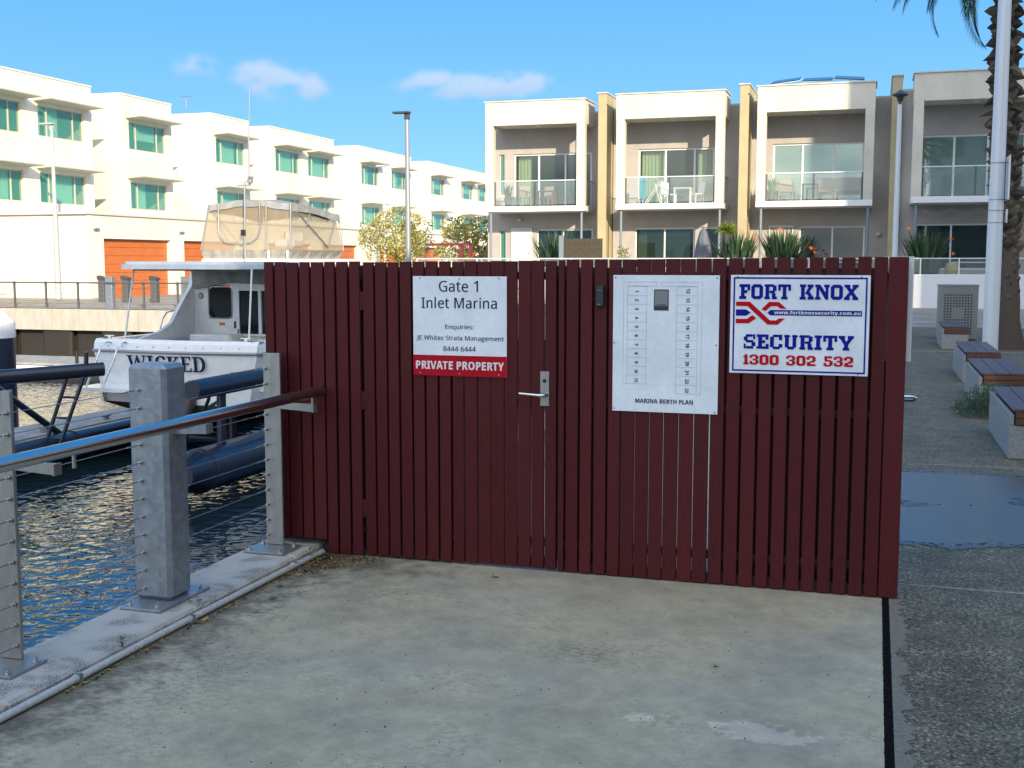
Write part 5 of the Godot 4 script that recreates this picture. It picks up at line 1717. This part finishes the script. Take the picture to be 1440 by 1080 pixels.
# ------------------------------------------------------------------ street furniture
func bench(at: Vector3, len: float, label: String):
	var t := thing("bench", label, "bench", at, 0.0, "concrete and timber benches in a row")
	B(t, "block", Vector3(0.25, 0.155, -len / 2), Vector3(0.50, 0.31, len), "bench_concrete", 0.008)
	# side walls carry the timber lid
	B(t, "side_wall", Vector3(0.02, 0.362, -len / 2), Vector3(0.04, 0.10, len), "bench_concrete", 0.004)
	for k in 3:
		B(t, "top_slat", Vector3(0.105 + k * 0.163, 0.451, -len / 2), Vector3(0.155, 0.028, len + 0.02), "bench_top", 0.004)
	for y in [0.345, 0.405]:
		B(t, "end_board", Vector3(0.285, y, 0.0), Vector3(0.47, 0.054, 0.035), "bench_end", 0.004)
	B(t, "inner_box", Vector3(0.28, 0.37, -len / 2 - 0.03), Vector3(0.44, 0.11, len - 0.1), "black")

func lamp_post(label: String, at: Vector3, h: float, r0: float, r1: float, mat: String, head: String):
	var t := thing("lamp_post", label, "lamp post", at)
	T(t, "pole", [Vector3.ZERO, Vector3(0, h, 0)], [r0, r1], mat, 16)
	var st := S()
	if head == "arm":
		bx(st, Vector3(-0.18, h + 0.02, 0.05), Vector3(0.62, 0.07, 0.26), 0.02)
		bx(st, Vector3(0.0, h - 0.1, 0), Vector3(r1 * 2.3, 0.24, r1 * 2.3), 0.01)
		part(t, "lamp_head", st, "lamp_dark" if mat == "pole_grey" else mat)
	else:
		lathe(st, [Vector2(0.0, h + 0.08), Vector2(0.06, h + 0.08), Vector2(0.10, h + 0.2), Vector2(0.21, h + 0.24), Vector2(0.215, h + 0.27), Vector2(0.09, h + 0.33), Vector2(0.0, h + 0.40)], 16)
		part(t, "lamp_head", st, "lamp_dark")
		T(t, "neck", [Vector3(0, h - 0.02, 0), Vector3(0, h + 0.12, 0)], 0.035, "lamp_dark", 8)
	return t

func perforated_box(label: String, at: Vector3, w: float, h: float, d: float, plain_middle: bool):
	var t := thing("bin_enclosure", label, "bin", at)
	var st := S()
	var holes := []
	var nx := 10
	var ny := int((h * 0.82) / (w * 0.7 / 9.0))
	var px := w * 0.74 / nx
	for i in nx:
		for j in ny:
			var x := -w * 0.37 + (i + 0.5) * px
			var y := h * 0.86 - (j + 0.5) * px
			if y < h * 0.12: continue
			if plain_middle and i >= 3 and i <= 6 and j >= 5 and j <= 8: continue
			if j > 11 and i < 8: continue
			holes.append([x - px * 0.26, y - px * 0.26, x + px * 0.26, y + px * 0.26])
	holed(st, -w / 2, 0.03, w / 2, h, holes, 0.006)
	part(t, "front_panel", st, "perforated")
	for s in [-1.0, 1.0]:
		B(t, "side_panel", Vector3(s * (w / 2 - 0.006), h / 2 + 0.012, -d / 2 - 0.007), Vector3(0.012, h - 0.03, d - 0.004), "perforated")
	B(t, "back_panel", Vector3(0, h / 2, -d), Vector3(w, h - 0.04, 0.01), "perforated")
	B(t, "lid", Vector3(0, h + 0.015, -d / 2), Vector3(w + 0.03, 0.028, d + 0.03), "perforated", 0.006)
	B(t, "inner_bin", Vector3(0, h * 0.45, -d / 2), Vector3(w * 0.8, h * 0.85, d * 0.7), "black")

func street_things():
	bench(Vector3(1.20, 0, -11.36), 1.95, "concrete bench with timber lid closest to the fence end and puddle")
	bench(Vector3(1.22, 0, -14.95), 2.2, "timber topped concrete bench behind the low grey-green shrub")
	bench(Vector3(1.27, 0, -18.35), 2.3, "timber topped concrete bench at the foot of the white street pole")
	bench(Vector3(1.33, 0, -25.28), 2.0, "timber topped concrete bench in front of the perforated bin enclosure")
	perforated_box("grey perforated metal bin enclosure near the palm trunk", Vector3(1.80, 0, -28.2), 0.84, 1.22, 0.7, true)
	perforated_box("grey perforated metal bin enclosure on the far sunlit quay", Vector3(-24.9, 0.1, -38.7), 0.56, 1.06, 0.5, false)
	B(thing("electrical_cabinet", "grey cabinet beside the bin enclosure on the far quay", "cabinet", Vector3(-24.1, 0.13, -39.2)), "body", Vector3(0, 0.5, 0), Vector3(0.55, 1.0, 0.4), "rail_grey", 0.02)
	# street pole in front of the palm, with its access door, straps and an edge-on banner
	var t := thing("street_pole", "thick pale street pole standing in front of the palm trunk", "pole", Vector3(1.87, 0, -21.06))
	T(t, "shaft", [Vector3.ZERO, Vector3(0, 1.25, 0), Vector3(0.0, 9.5, 0)], [0.128, 0.124, 0.088], "pole_white", 24)
	B(t, "access_door", Vector3(-0.045, 0.95, 0.113), Vector3(0.06, 0.42, 0.012), "pole_white", 0.004)
	B(t, "base_flange", Vector3(0, 0.01, 0), Vector3(0.36, 0.02, 0.36), "pole_white")
	var bn := B(t, "banner", Vector3(0.165, 3.15, -0.02), Vector3(0.02, 0.72, 0.5), "white_paint", 0.004)
	B(bn, "number_plate", Vector3(0.0, -0.62, 0), Vector3(0.02, 0.22, 0.2), "white_paint", 0.003)
	for y in [3.4, 2.80, 2.62, 2.42]:
		T(t, "strap", [Vector3(0, y - 0.008, 0), Vector3(0, y + 0.008, 0)], 0.122, "rail_grey", 20)
		T(t, "strap_arm", [Vector3(0.11, y, 0), Vector3(0.17, y, 0)], 0.008, "black", 5)
	lamp_post("pale lamp post in front of the cream apartment podium wall", Vector3(-32.0, 0.215, -40.3), 7.05, 0.12, 0.06, "pole_pale", "arm")
	lamp_post("grey lamp post with dark head in front of the yellow-green trees", Vector3(-15.75, 0.09, -38.4), 6.8, 0.11, 0.07, "pole_grey", "arm")
	lamp_post("distant pale lamp post behind the boat canopy", Vector3(-29.9, 0.21, -69.0), 7.5, 0.09, 0.06, "pole_white", "arm")
	lamp_post("slim white lamp post with dark disc head before the tan party wall", Vector3(0.48, 0, -33.9), 6.0, 0.085, 0.06, "pole_white", "disc")
	for bn_i in 3:
		var d: float = [-29.4, -28.3, -27.0][bn_i]
		var b := thing("bollard", ["dark bollard with sloping top at the garage door's edge beside the pale lamp post", "dark bollard with sloping top directly behind the boat's canopy pole", "dark bollard with sloping top closest to the far perforated bin"][bn_i], "bollard", Vector3(d, 0.14, -39.7), 0.0, "bollards on the far quay")
		B(b, "shaft", Vector3(0, 0.45, 0), Vector3(0.26, 0.9, 0.26), "rail_dark", 0.01)
		var st := S()
		prism(st, PackedVector2Array([Vector2(-0.16, 0.90), Vector2(0.16, 0.90), Vector2(0.16, 0.97), Vector2(-0.16, 1.06)]), -0.15, 0.15)
		part(b, "head", st, "lamp_dark")
	# another marina portal far across the quay
	var g := thing("marina_portal", "distant maroon steel portal in front of the yellow-green trees", "portal", Vector3(-17.0, 0.2, -47.4))
	B(g, "post", Vector3(0.0, 1.15, 0), Vector3(0.12, 2.3, 0.12), "maroon_far")
	B(g, "post", Vector3(0.42, 1.15, 0), Vector3(0.12, 2.3, 0.12), "maroon_far")
	B(g, "beam", Vector3(-0.55, 2.28, 0), Vector3(2.1, 0.10, 0.12), "maroon_far")

# ------------------------------------------------------------------ palm
func palm():
	var t := thing("palm_tree", "tall palm with ragged dry leaf bases behind the pale pole", "palm tree", Vector3(2.62, 0, -25.7))
	var H := 8.75
	var ax := func(y: float) -> Vector3: return Vector3(-0.34 * y / 7.0, y, 0.05 * sin(y))
	var pts := []; var rad := []
	for k in 29:
		var y := H * k / 28.0
		pts.append(ax.call(y))
		rad.append((0.235 - 0.010 * y) * (1.0 + 0.06 * sin(k * 2.3)) + (0.10 * exp(-y * 3.2)))
	T(t, "trunk", pts, rad, "bark", 18)
	# old leaf bases: short near the foot, long and shaggy higher up
	var forms := []
	for f in 4:
		var st := S()
		var w: float = [0.11, 0.12, 0.10, 0.09][f]
		var hh: float = [0.13, 0.15, 0.13, 0.12][f]
		var tip := [Vector3(0.02, 0.05, 0.09), Vector3(-0.02, 0.10, 0.15), Vector3(0.03, 0.02, 0.24), Vector3(-0.03, -0.14, 0.30)][f] as Vector3
		var a := Vector3(-w, 0, -0.03); var b := Vector3(w, 0.01, -0.03); var c := Vector3(0, hh, -0.01); var d := Vector3(0, -hh, -0.03)
		var k := 0.5
		var a2 := a.lerp(tip, k) + Vector3(-0.01, 0.01, 0.03); var b2 := b.lerp(tip, k) + Vector3(0.01, 0.01, 0.03); var c2 := c.lerp(tip, k) + Vector3(0, 0.02, 0.02); var d2 := d.lerp(tip, k) + Vector3(0, 0.0, 0.04)
		quad(st, d, b, b2, d2); quad(st, b, c, c2, b2); quad(st, c, a, a2, c2); quad(st, a, d, d2, a2)
		tri(st, d2, b2, tip); tri(st, b2, c2, tip); tri(st, c2, a2, tip); tri(st, a2, d2, tip)
		forms.append(st.commit())
	var n := 290
	for k in n:
		var y := 1.05 + (H - 1.25) * pow(k / float(n), 0.92)
		var a := k * 2.39996 + rng.randf_range(-0.25, 0.25)
		var r := 0.225 - 0.010 * y
		var f := 0
		if y > 2.0: f = 1 + (rng.randi() % 2 if y > 2.9 else 0)
		if y > 4.0: f = 1 + rng.randi() % 3
		var sc := rng.randf_range(0.75, 1.15) * (0.7 if y < 1.9 else 1.0)
		var bs := Basis(Vector3.UP, a) * Basis(Vector3.RIGHT, rng.randf_range(-0.35, 0.35)) * Basis(Vector3.BACK, rng.randf_range(-0.3, 0.3))
		var c: Vector3 = ax.call(y)
		part(t, "leaf_base", forms[f], "boot_%d" % (rng.randi() % 4), Transform3D(bs.scaled(Vector3.ONE * sc), c + Vector3(sin(a), 0, cos(a)) * r * 0.9))
	# crown of arching fronds
	var top: Vector3 = ax.call(H)
	for k in 26:
		var a := k * 2.39996 + 0.4
		var lift := 0.95 - 0.065 * k
		frond(t, top, a, lift, 2.7 + 0.3 * sin(k * 1.3), "frond")
	# two low ones that hang into view
	for d in [[-1.72, 0.16, 2.5], [-1.45, 0.34, 2.9], [-1.95, 0.30, 2.7], [-1.2, 0.22, 2.3], [-2.3, 0.2, 2.3], [-1.6, 0.42, 2.3], [-1.75, 0.45, 3.0], [-1.35, 0.48, 2.7], [-2.1, 0.45, 2.6], [1.5, 0.0, 2.2], [1.2, 0.2, 2.4]]:
		frond(t, top + Vector3(0, -0.62, 0), d[0], d[1], d[2], "frond")

func frond(t: Node, from: Vector3, a: float, lift: float, len: float, mat: String):
	var st := S()
	var dir := Vector3(sin(a), 0, cos(a))
	var side := Vector3(cos(a), 0, -sin(a))
	var pts := []; var rad := []
	var p := from
	var ang := lift
	var n := 22
	for k in n + 1:
		pts.append(p)
		rad.append(0.022 * (1.0 - 0.85 * k / n))
		p += (dir * cos(ang) + Vector3.UP * sin(ang)) * (len / n)
		ang -= 0.062 + 0.03 * k / n
	tube(st, pts, rad, 5)
	for k in range(3, n + 1):
		for q in 3:
			for sg in [-1.0, 1.0]:
				var b: Vector3 = pts[k] if q == 0 else pts[k - 1].lerp(pts[k], q / 3.0)
				var u := float(k) / n
				var l := 0.62 * sin(PI * (0.12 + 0.80 * u)) * rng.randf_range(0.8, 1.1)
				var fwd: Vector3 = (pts[mini(k + 1, n)] - pts[k - 1]).normalized()
				var e: Vector3 = b + (side * sg * 0.62 + fwd * 0.62 + Vector3(0, -0.38 - 0.5 * u, 0)).normalized() * l
				var m := b.lerp(e, 0.45) + Vector3(0, 0.03, 0)
				var w := fwd * 0.016
				quad(st, b - w * 0.5, m - w, e, m + w)
	part(t, "frond", st, mat)

# ------------------------------------------------------------------ planting
func leaf_quad(st: SurfaceTool, p: Vector3, d: Vector3, n: Vector3, l: float, w: float):
	var s := d.cross(n).normalized() * w
	var m := p + d * l * 0.5 + n * l * 0.08
	quad(st, p, m - s, p + d * l, m + s)

func ball(r: RandomNumberGenerator) -> Vector3:
	var v := Vector3(r.randf_range(-1, 1), r.randf_range(-1, 1), r.randf_range(-1, 1))
	while v.length() > 1.0 or v.length() < 0.05:
		v = Vector3(r.randf_range(-1, 1), r.randf_range(-1, 1), r.randf_range(-1, 1))
	return v

func tree(label: String, at: Vector3, h: float, rx: float, sd: int):
	var t := thing("small_tree", label, "tree", at, 0.0, "small trees beyond the quay")
	var r := RandomNumberGenerator.new()
	r.seed = sd
	var st := S()
	tube(st, [Vector3.ZERO, Vector3(0.05, h * 0.25, 0), Vector3(0.0, h * 0.5, 0.05)], [0.13, 0.10, 0.07], 9)
	var clumps := []
	for k in 30:
		var v := ball(r)
		v = v.normalized() * pow(v.length(), 0.4)
		var c := Vector3(v.x * rx, h * 0.64 + v.y * h * 0.33, v.z * rx)
		clumps.append([c, r.randf_range(0.28, 0.55) * rx * 0.62])
		if k % 3 == 0:
			tube(st, [Vector3(0, h * 0.38, 0), Vector3(c.x * 0.4, h * 0.5, c.z * 0.4), c], [0.05, 0.035, 0.012], 5)
	part(t, "trunk", st, "stem")
	for f in 3:
		st = S()
		for c in clumps:
			for k in 60:
				var v := ball(r)
				var p: Vector3 = c[0] + v.normalized() * pow(v.length(), 0.5) * c[1]
				leaf_quad(st, p, (v.normalized() + ball(r) * 0.9 + Vector3(0, 0.15, 0)).normalized(), ball(r).normalized(), r.randf_range(0.10, 0.20), r.randf_range(0.03, 0.055))
		part(t, "crown", st, ["leaf_a", "leaf_b", "leaf_c"][f])

func blades(t: Node, n: int, h: float, spread: float, w: float, mat: String, r: RandomNumberGenerator, called := "leaves"):
	var st := S()
	for k in n:
		var a := r.randf() * TAU
		var o := Vector3(sin(a), 0, cos(a))
		var b := o * r.randf() * spread * 0.35
		var l := h * r.randf_range(0.6, 1.05)
		var lean := r.randf_range(0.05, 0.75)
		var p0 := b
		var p1 := b + (Vector3.UP + o * lean * 0.35).normalized() * l * 0.55
		var p2 := p1 + (Vector3.UP + o * lean * 1.2).normalized() * l * 0.5
		var s := Vector3(o.z, 0, -o.x) * w
		var f := o * -w * 0.35
		# folded blade: two strips meeting in a midrib
		quad(st, p0 - s * 0.2, p0 + f, p1 + f, p1 - s)
		quad(st, p0 + f, p0 + s * 0.2, p1 + s, p1 + f)
		tri(st, p1 - s, p1 + f, p2)
		tri(st, p1 + f, p1 + s, p2)
	return part(t, called, st, mat)

func strelitzia(label: String, at: Vector3, h: float, n: int, flowers: Array, sd: int):
	var t := thing("strelitzia", label, "plant", at, 0.0, "strelitzia clumps on the house terraces")
	var r := RandomNumberGenerator.new()
	r.seed = sd
	blades(t, n, h, h * 0.9, 0.055, "blade", r)
	blades(t, n / 2, h * 0.95, h, 0.06, "blade_b", r)
	for f in flowers:
		var e := Vector3(f[0], f[1], 0.25)
		T(t, "stalk", [Vector3(f[0] * 0.3, 0, 0.05), Vector3(f[0] * 0.8, f[1] * 0.7, 0.2), e], 0.014, "blade_b", 5)
		var st := S()
		for k in 5:
			var a := -0.4 + k * 0.32
			var d := Vector3(sin(a * 1.5) * 0.9, cos(a * 1.5) * 0.8 + 0.15, 0.15 * cos(k * 2.0)).normalized()
			tri(st, e, e + d * 0.08 + Vector3(0.018, 0, 0.01), e + d * 0.17)
			tri(st, e, e + d * 0.17, e + d * 0.08 - Vector3(0.018, 0, -0.01))
		part(t, "flower", st, "flower")

func gardens():
	# white terrace wall with glass balustrade before the houses
	var w := thing("terrace_wall", "white rendered terrace wall with glass balustrade before the townhouses", "wall", Vector3(-2.0, 0, -46.8))
	B(w, "wall", Vector3(0, 0.64, 0), Vector3(34.0, 1.28, 0.22), "white_paint", 0.01)
	var tr := B(w, "terrace_floor", Vector3(0, 0.60, -3.0), Vector3(34.0, 1.18, 5.7), "far_paving")
	tr.set_meta("label", "paved terrace floor behind the wall")
	var x := -16.8
	while x < 16.0:
		B(w, "glass_panel", Vector3(x + 0.68, 1.58, 0.0), Vector3(1.28, 0.54, 0.012), "glass_clear")
		B(w, "post", Vector3(x, 1.57, 0.0), Vector3(0.05, 0.60, 0.05), "white_frame")
		x += 1.36
	B(w, "top_rail", Vector3(0, 1.875, 0), Vector3(33.6, 0.04, 0.06), "white_frame")
	strelitzia("wide orange-flowered strelitzia clump before the grey townhouse with solar panels", Vector3(-3.55, 1.19, -47.6), 1.85, 210, [[-0.1, 1.75], [0.18, 1.5], [1.1, 1.02], [1.25, 0.85]], 3)
	strelitzia("orange-flowered strelitzia clump beside the small yucca", Vector3(-5.35, 1.19, -47.5), 1.8, 150, [[0.75, 1.45]], 4)
	strelitzia("orange-flowered strelitzia clump behind the slim white lamp post", Vector3(1.75, 1.19, -47.6), 1.75, 140, [[-0.6, 1.75], [0.9, 1.35], [0.5, 0.9], [1.0, 0.8], [0.1, 0.95]], 5)
	strelitzia("spiky strelitzia clump before the white ground floor door", Vector3(-13.2, 1.19, -48.6), 1.95, 80, [[0.3, 0.95], [-0.1, 0.8]], 6)
	var y := thing("yucca", "small yucca with a yellow-green rosette on a bare stem", "plant", Vector3(-5.75, 1.19, -47.2))
	T(y, "stem", [Vector3.ZERO, Vector3(0.0, 1.65, 0)], [0.06, 0.045], "stem", 7)
	var st := S()
	var r := RandomNumberGenerator.new()
	r.seed = 9
	for k in 130:
		var d := ball(r).normalized()
		if d.y < -0.35: d.y = -d.y * 0.5
		leaf_quad(st, Vector3(0, 1.78, 0), d, d.cross(Vector3(0.3, 0.9, 0.2)).normalized(), r.randf_range(0.40, 0.62), 0.022)
	part(y, "leaves", st, "yucca")
	tree("round yellow-green tree behind the grey lamp post with dark head", Vector3(-25.0, 0.21, -59.9), 4.15, 1.9, 31)
	tree("round yellow-green tree beside the distant maroon portal", Vector3(-20.0, 0.21, -57.4), 3.7, 1.65, 32)
	# textured screen and its post
	var s := thing("garden_screen", "dark rough textured garden screen with a grey post", "screen", Vector3(-11.6, 1.19, -47.3))
	B(s, "screen_panel", Vector3(0, 0.78, 0), Vector3(1.62, 1.45, 0.08), "textured_panel", 0.006)
	B(s, "post", Vector3(-0.92, 0.82, 0.03), Vector3(0.20, 1.62, 0.16), "steel_blue", 0.008)
	var tp := thing("covered_parasol", "folded parasol under a blue-grey cover on the terrace", "parasol", Vector3(-6.95, 1.19, -49.4))
	st = S()
	lathe(st, [Vector2(0.42, 0.1), Vector2(0.40, 0.7), Vector2(0.30, 1.3), Vector2(0.16, 1.8), Vector2(0.0, 2.05)], 9)
	part(tp, "cover", st, "tarp")
	T(tp, "base", [Vector3(0, 0, 0), Vector3(0, 0.12, 0)], 0.3, "lamp_dark", 12)
	var gp := thing("young_shrub", "thin leafy shrub beside the tan party wall", "plant", Vector3(-9.95, 1.19, -47.6))
	st = S()
	for k in 120:
		var v := ball(r)
		leaf_quad(st, Vector3(v.x * 0.3, 0.65 + v.y * 0.6, v.z * 0.3), ball(r).normalized(), ball(r).normalized(), 0.14, 0.04)
	part(gp, "leaves", st, "leaf_a")
	T(gp, "stem", [Vector3.ZERO, Vector3(0.02, 1.1, 0)], 0.015, "stem", 5)
	# low grey-green shrub by the benches
	var sh := thing("low_shrub", "low grey-green shrub sprawling between two benches", "shrub", Vector3(1.36, 0, -14.45))
	for f in 2:
		st = S()
		for k in 1500:
			var v := ball(r)
			var c := Vector3(v.x * 0.42, 0.03 + absf(v.y) * 0.36 * (1.0 - 0.5 * v.x * v.x), v.z * 0.36)
			c.x += 0.06 * sin(v.z * 7.0)
			leaf_quad(st, c, (v + Vector3(0, 0.9, 0) + ball(r) * 0.8).normalized(), ball(r).normalized(), r.randf_range(0.03, 0.06), r.randf_range(0.006, 0.011))
		part(sh, "foliage", st, ["shrub", "shrub_b"][f])
	st = S()
	for k in 14:
		var v := ball(r)
		tube(st, [Vector3(v.x * 0.05, 0, v.z * 0.05), Vector3(v.x * 0.32, 0.12 + absf(v.y) * 0.15, v.z * 0.3)], 0.006, 4)
	part(sh, "twigs", st, "stem")

# ------------------------------------------------------------------ what stands on the balconies
func chair(called: String, label: String, at: Vector3, turn: float, mat: String, w := 0.5):
	var t := thing(called, label, "chair", at, turn, "chairs on the balconies")
	B(t, "seat", Vector3(0, 0.43, 0), Vector3(w, 0.05, 0.46), mat, 0.01)
	var b := B(t, "backrest", Vector3(0, 0.72, -0.24), Vector3(w, 0.52, 0.04), mat, 0.01)
	b.rotation.x = -0.16
	for sx in [-1.0, 1.0]:
		for sz in [-1.0, 1.0]:
			B(t, "leg", Vector3(sx * (w / 2 - 0.03), 0.205, sz * 0.19), Vector3(0.04, 0.41, 0.04), mat)

func table(label: String, at: Vector3, w: float, mat: String):
	var t := thing("balcony_table", label, "table", at)
	B(t, "top", Vector3(0, 0.70, 0), Vector3(w, 0.04, 0.6), mat, 0.006)
	for sx in [-1.0, 1.0]:
		for sz in [-1.0, 1.0]:
			B(t, "leg", Vector3(sx * (w / 2 - 0.05), 0.34, sz * 0.24), Vector3(0.05, 0.68, 0.05), mat)

func pot_plant(label: String, at: Vector3, h: float, mat: String, sd: int):
	var t := thing("pot_plant", label, "plant", at)
	var st := S()
	lathe(st, [Vector2(0.0, 0.0), Vector2(0.14, 0.0), Vector2(0.20, 0.42), Vector2(0.17, 0.42), Vector2(0.0, 0.38)], 12)
	part(t, "pot", st, "pot")
	var r := RandomNumberGenerator.new()
	r.seed = sd
	var l: MeshInstance3D = blades(t, 34, h, 0.5, 0.035, mat, r)
	l.position.y = 0.36

func balcony_things():
	var f := 4.285
	# house with the white door
	pot_plant("leafy plant in a dark tapered pot behind the balcony glass", Vector3(-16.55, f, -52.7), 0.75, "blade_b", 1)
	pot_plant("tall bright plant in a dark pot at the balcony's right column", Vector3(-13.45, f, -52.8), 0.9, "pot_leaf", 2)
	chair("dining_chair", "beige balcony chair beside the leafy potted plant", Vector3(-15.75, f, -52.9), 0.5, "wicker")
	chair("dining_chair", "beige balcony chair at the wooden table", Vector3(-14.9, f, -53.4), -0.3, "wicker")
	table("low wooden table on the balcony above the white door", Vector3(-14.75, f, -52.75), 0.9, "wood")
	# house with the drying rack
	var t := thing("drying_rack", "white folding drying rack on the cream townhouse balcony", "rack", Vector3(-9.35, f, -52.0))
	for z in [-0.25, 0.25]:
		T(t, "leg", [Vector3(-0.55, 0.02, z), Vector3(0.15, 1.05, z)], 0.022, "white_frame", 6)
		T(t, "leg", [Vector3(0.15, 0.02, z), Vector3(-0.10, 0.9, z)], 0.022, "white_frame", 6)
	for k in 7:
		T(t, "bar", [Vector3(-0.45 + k * 0.1, 0.18 + k * 0.13, -0.27), Vector3(-0.45 + k * 0.1, 0.18 + k * 0.13, 0.27)], 0.012, "white_frame", 5)
	chair("folding_chair", "white folding chair left of the white balcony table", Vector3(-8.95, f, -52.3), 0.9, "white_frame")
	chair("folding_chair", "white folding chair right of the white balcony table", Vector3(-7.65, f, -52.2), -0.9, "white_frame")
	table("white table between the white balcony chairs", Vector3(-8.3, f, -52.4), 0.8, "white_frame")
	var c := thing("hanging_towel", "turquoise towel hung behind the balcony glass", "towel", Vector3(-10.0, f + 0.25, -51.75))
	var st := S()
	for k in 8:
		var a := -0.15 + k * 0.04; var b := a + 0.04
		quad(st, Vector3(a, 0.0 + 0.05 * sin(k), 0.03 * sin(k * 1.9)), Vector3(b, 0.05 * sin(k + 1.0), 0.03 * sin((k + 1) * 1.9)), Vector3(b, 0.95, 0.03 * sin((k + 1) * 1.3)), Vector3(a, 0.95, 0.03 * sin(k * 1.3)))
	part(c, "cloth", st, "cloth_blue")
	T(c, "hanger", [Vector3(-0.2, 0.96, 0), Vector3(0.2, 0.96, 0)], 0.012, "white_frame", 5)
	T(c, "stand", [Vector3(0, -0.245, -0.05), Vector3(0, 0.97, -0.05)], 0.015, "white_frame", 5)
	# house with the solar panels
	pot_plant("bright broad-leaved plant in a pot beside the wicker armchair", Vector3(-4.35, f, -51.3), 0.8, "pot_leaf", 7)
	chair("wicker_armchair", "wicker armchair next to the bright broad-leaved plant", Vector3(-3.8, f, -51.5), 0.4, "wicker", 0.75)
	chair("wicker_armchair", "wide wicker seat in the middle of the balcony", Vector3(-2.1, f, -51.8), 0.0, "wicker", 0.8)
	chair("wicker_armchair", "wide wicker settee at the right end of the balcony", Vector3(-1.2, f, -51.3), 0.0, "wicker", 1.1)
	table("low dark balcony table before the wide wicker seat", Vector3(-2.75, f, -51.2), 0.7, "lamp_dark")
	var p := thing("garden_stool", "patterned yellow stool behind the terrace glass", "stool", Vector3(2.75, 1.19, -47.6))
	st = S()
	lathe(st, [Vector2(0.20, 0.0), Vector2(0.26, 0.25), Vector2(0.20, 0.5), Vector2(0.0, 0.52)], 14)
	part(p, "body", st, "leaf_c")

# ------------------------------------------------------------------ leaves, weeds and litter on the slab
func small_things():
	var r := RandomNumberGenerator.new()
	r.seed = 77
	# single leaves one can point at
	var one := [[-3.16, -4.98, "yellow_leaf", "curled yellow leaf beside the white pipe near the box post"], [-3.10, -5.65, "dead_leaf", "brown curled leaf on the slab between box post and corner"], [-3.02, -5.42, "dead_leaf", "brown broken leaf on the slab near the pipe"], [-2.02, -6.18, "yellow_leaf", "small yellowed leaf on the slab in front of the gate"], [-3.43, -5.22, "yellow_leaf", "orange leaf lying against the box post base plate"], [-3.15, -4.55, "dead_leaf", "thin brown leaf under the pipe edge"], [-0.62, -5.05, "dead_leaf", "dark twig-like leaf on the open slab below the security sign"], [0.62, -4.75, "dead_leaf", "dark leaf scrap on the aggregate path"]]
	for d in one:
		var y := 0.006 if d[0] > -3.2 else 0.056
		if absf(d[1] + 5.22) < 0.01: y = 0.072
		var t := thing("fallen_leaf", d[3], "leaf", Vector3(d[0], y, d[1]), r.randf() * TAU, "fallen leaves on the slab")
		var st := S()
		var l := r.randf_range(0.032, 0.055)
		var w := l * r.randf_range(0.22, 0.36)
		if d[0] > -1.0: w *= 0.4
		var c := r.randf_range(0.004, 0.012)
		quad(st, Vector3(-l / 2, 0, 0), Vector3(-l * 0.1, c, w), Vector3(l * 0.25, c * 0.8, w * 0.8), Vector3(0, 0.001, 0))
		quad(st, Vector3(0, 0.001, 0), Vector3(l * 0.25, c * 0.8, -w * 0.8), Vector3(-l * 0.1, c, -w), Vector3(-l / 2, 0, 0))
		tri(st, Vector3(0, 0.001, 0), Vector3(l * 0.25, c * 0.8, w * 0.8), Vector3(l / 2, c, 0))
		tri(st, Vector3(0, 0.001, 0), Vector3(l / 2, c, 0), Vector3(l * 0.25, c * 0.8, -w * 0.8))
		part(t, "blade", st, d[2])
		T(t, "stalk", [Vector3(-l / 2, 0.001, 0), Vector3(-l * 0.8, 0.002, 0.003)], 0.0009, d[2], 4)
	# litter drifted into the corner by the kerb, too small to count
	for f in 3:
		var st := S()
		for k in 420:
			var u := pow(r.randf(), 1.6)
			var x := -3.17 + u * 0.36 + r.randf_range(-0.03, 0.03)
			var z := -6.37 + pow(r.randf(), 1.3) * (0.62 - u * 0.5)
			if r.randf() < 0.3:
				x = -3.215 + 0.03 + absf(r.randfn(0, 0.02))
				z = -6.35 + pow(r.randf(), 0.8) * 2.4
			var p := Vector3(x, 0.003 + r.randf() * 0.008, z)
			var d := ball(r); d.y *= 0.25
			leaf_quad(st, p, d.normalized(), Vector3(r.randf_range(-0.4, 0.4), 1, r.randf_range(-0.4, 0.4)).normalized(), r.randf_range(0.005, 0.024), r.randf_range(0.0015, 0.006))
		var o := part(self, "leaf_litter" if f == 0 else "leaf_litter_%03d" % f, st, ["dead_leaf", "yellow_leaf", "joint"][f])
		tag(o, ["brown leaf crumbs drifted into the corner by the kerb", "yellow leaf crumbs drifted into the corner by the kerb", "dark soil crumbs along the white pipe"][f], "litter", "", "stuff")
	# weeds in the kerb joint
	for d in [[-3.245, -4.43, 0.055, "small two-leaved weed growing behind the white pipe"], [-3.245, -5.06, 0.075, "weed with one tall round leaf beside the box post"], [-3.20, -6.20, 0.06, "weed tuft at the pipe end in the corner"]]:
		var t := thing("weed", d[3], "weed", Vector3(d[0], 0.03, d[1]))
		var st := S()
		for k in 7:
			var v := ball(r); v.y = absf(v.y) + 0.35
			var e: Vector3 = v.normalized() * d[2] * r.randf_range(0.5, 1.0)
			tube(st, [Vector3.ZERO, e], 0.0012, 4)
			leaf_quad(st, e, Vector3(v.x, 0.2, v.z).normalized(), Vector3.UP, 0.026, 0.009)
		part(t, "leaves", st, "weed")
	# grit and gravel crumbs on the slab
	var g := S()
	for k in 240:
		var p := Vector3(r.randf_range(-3.1, 0.05), 0.001, r.randf_range(-6.3, -3.4))
		var s := r.randf_range(0.0015, 0.0045)
		bx(g, p, Vector3(s, s * 0.8, s * 1.2))
	var o := part(self, "grit", g, "joint")
	tag(o, "scattered dark grit on the concrete slab", "grit", "", "stuff")
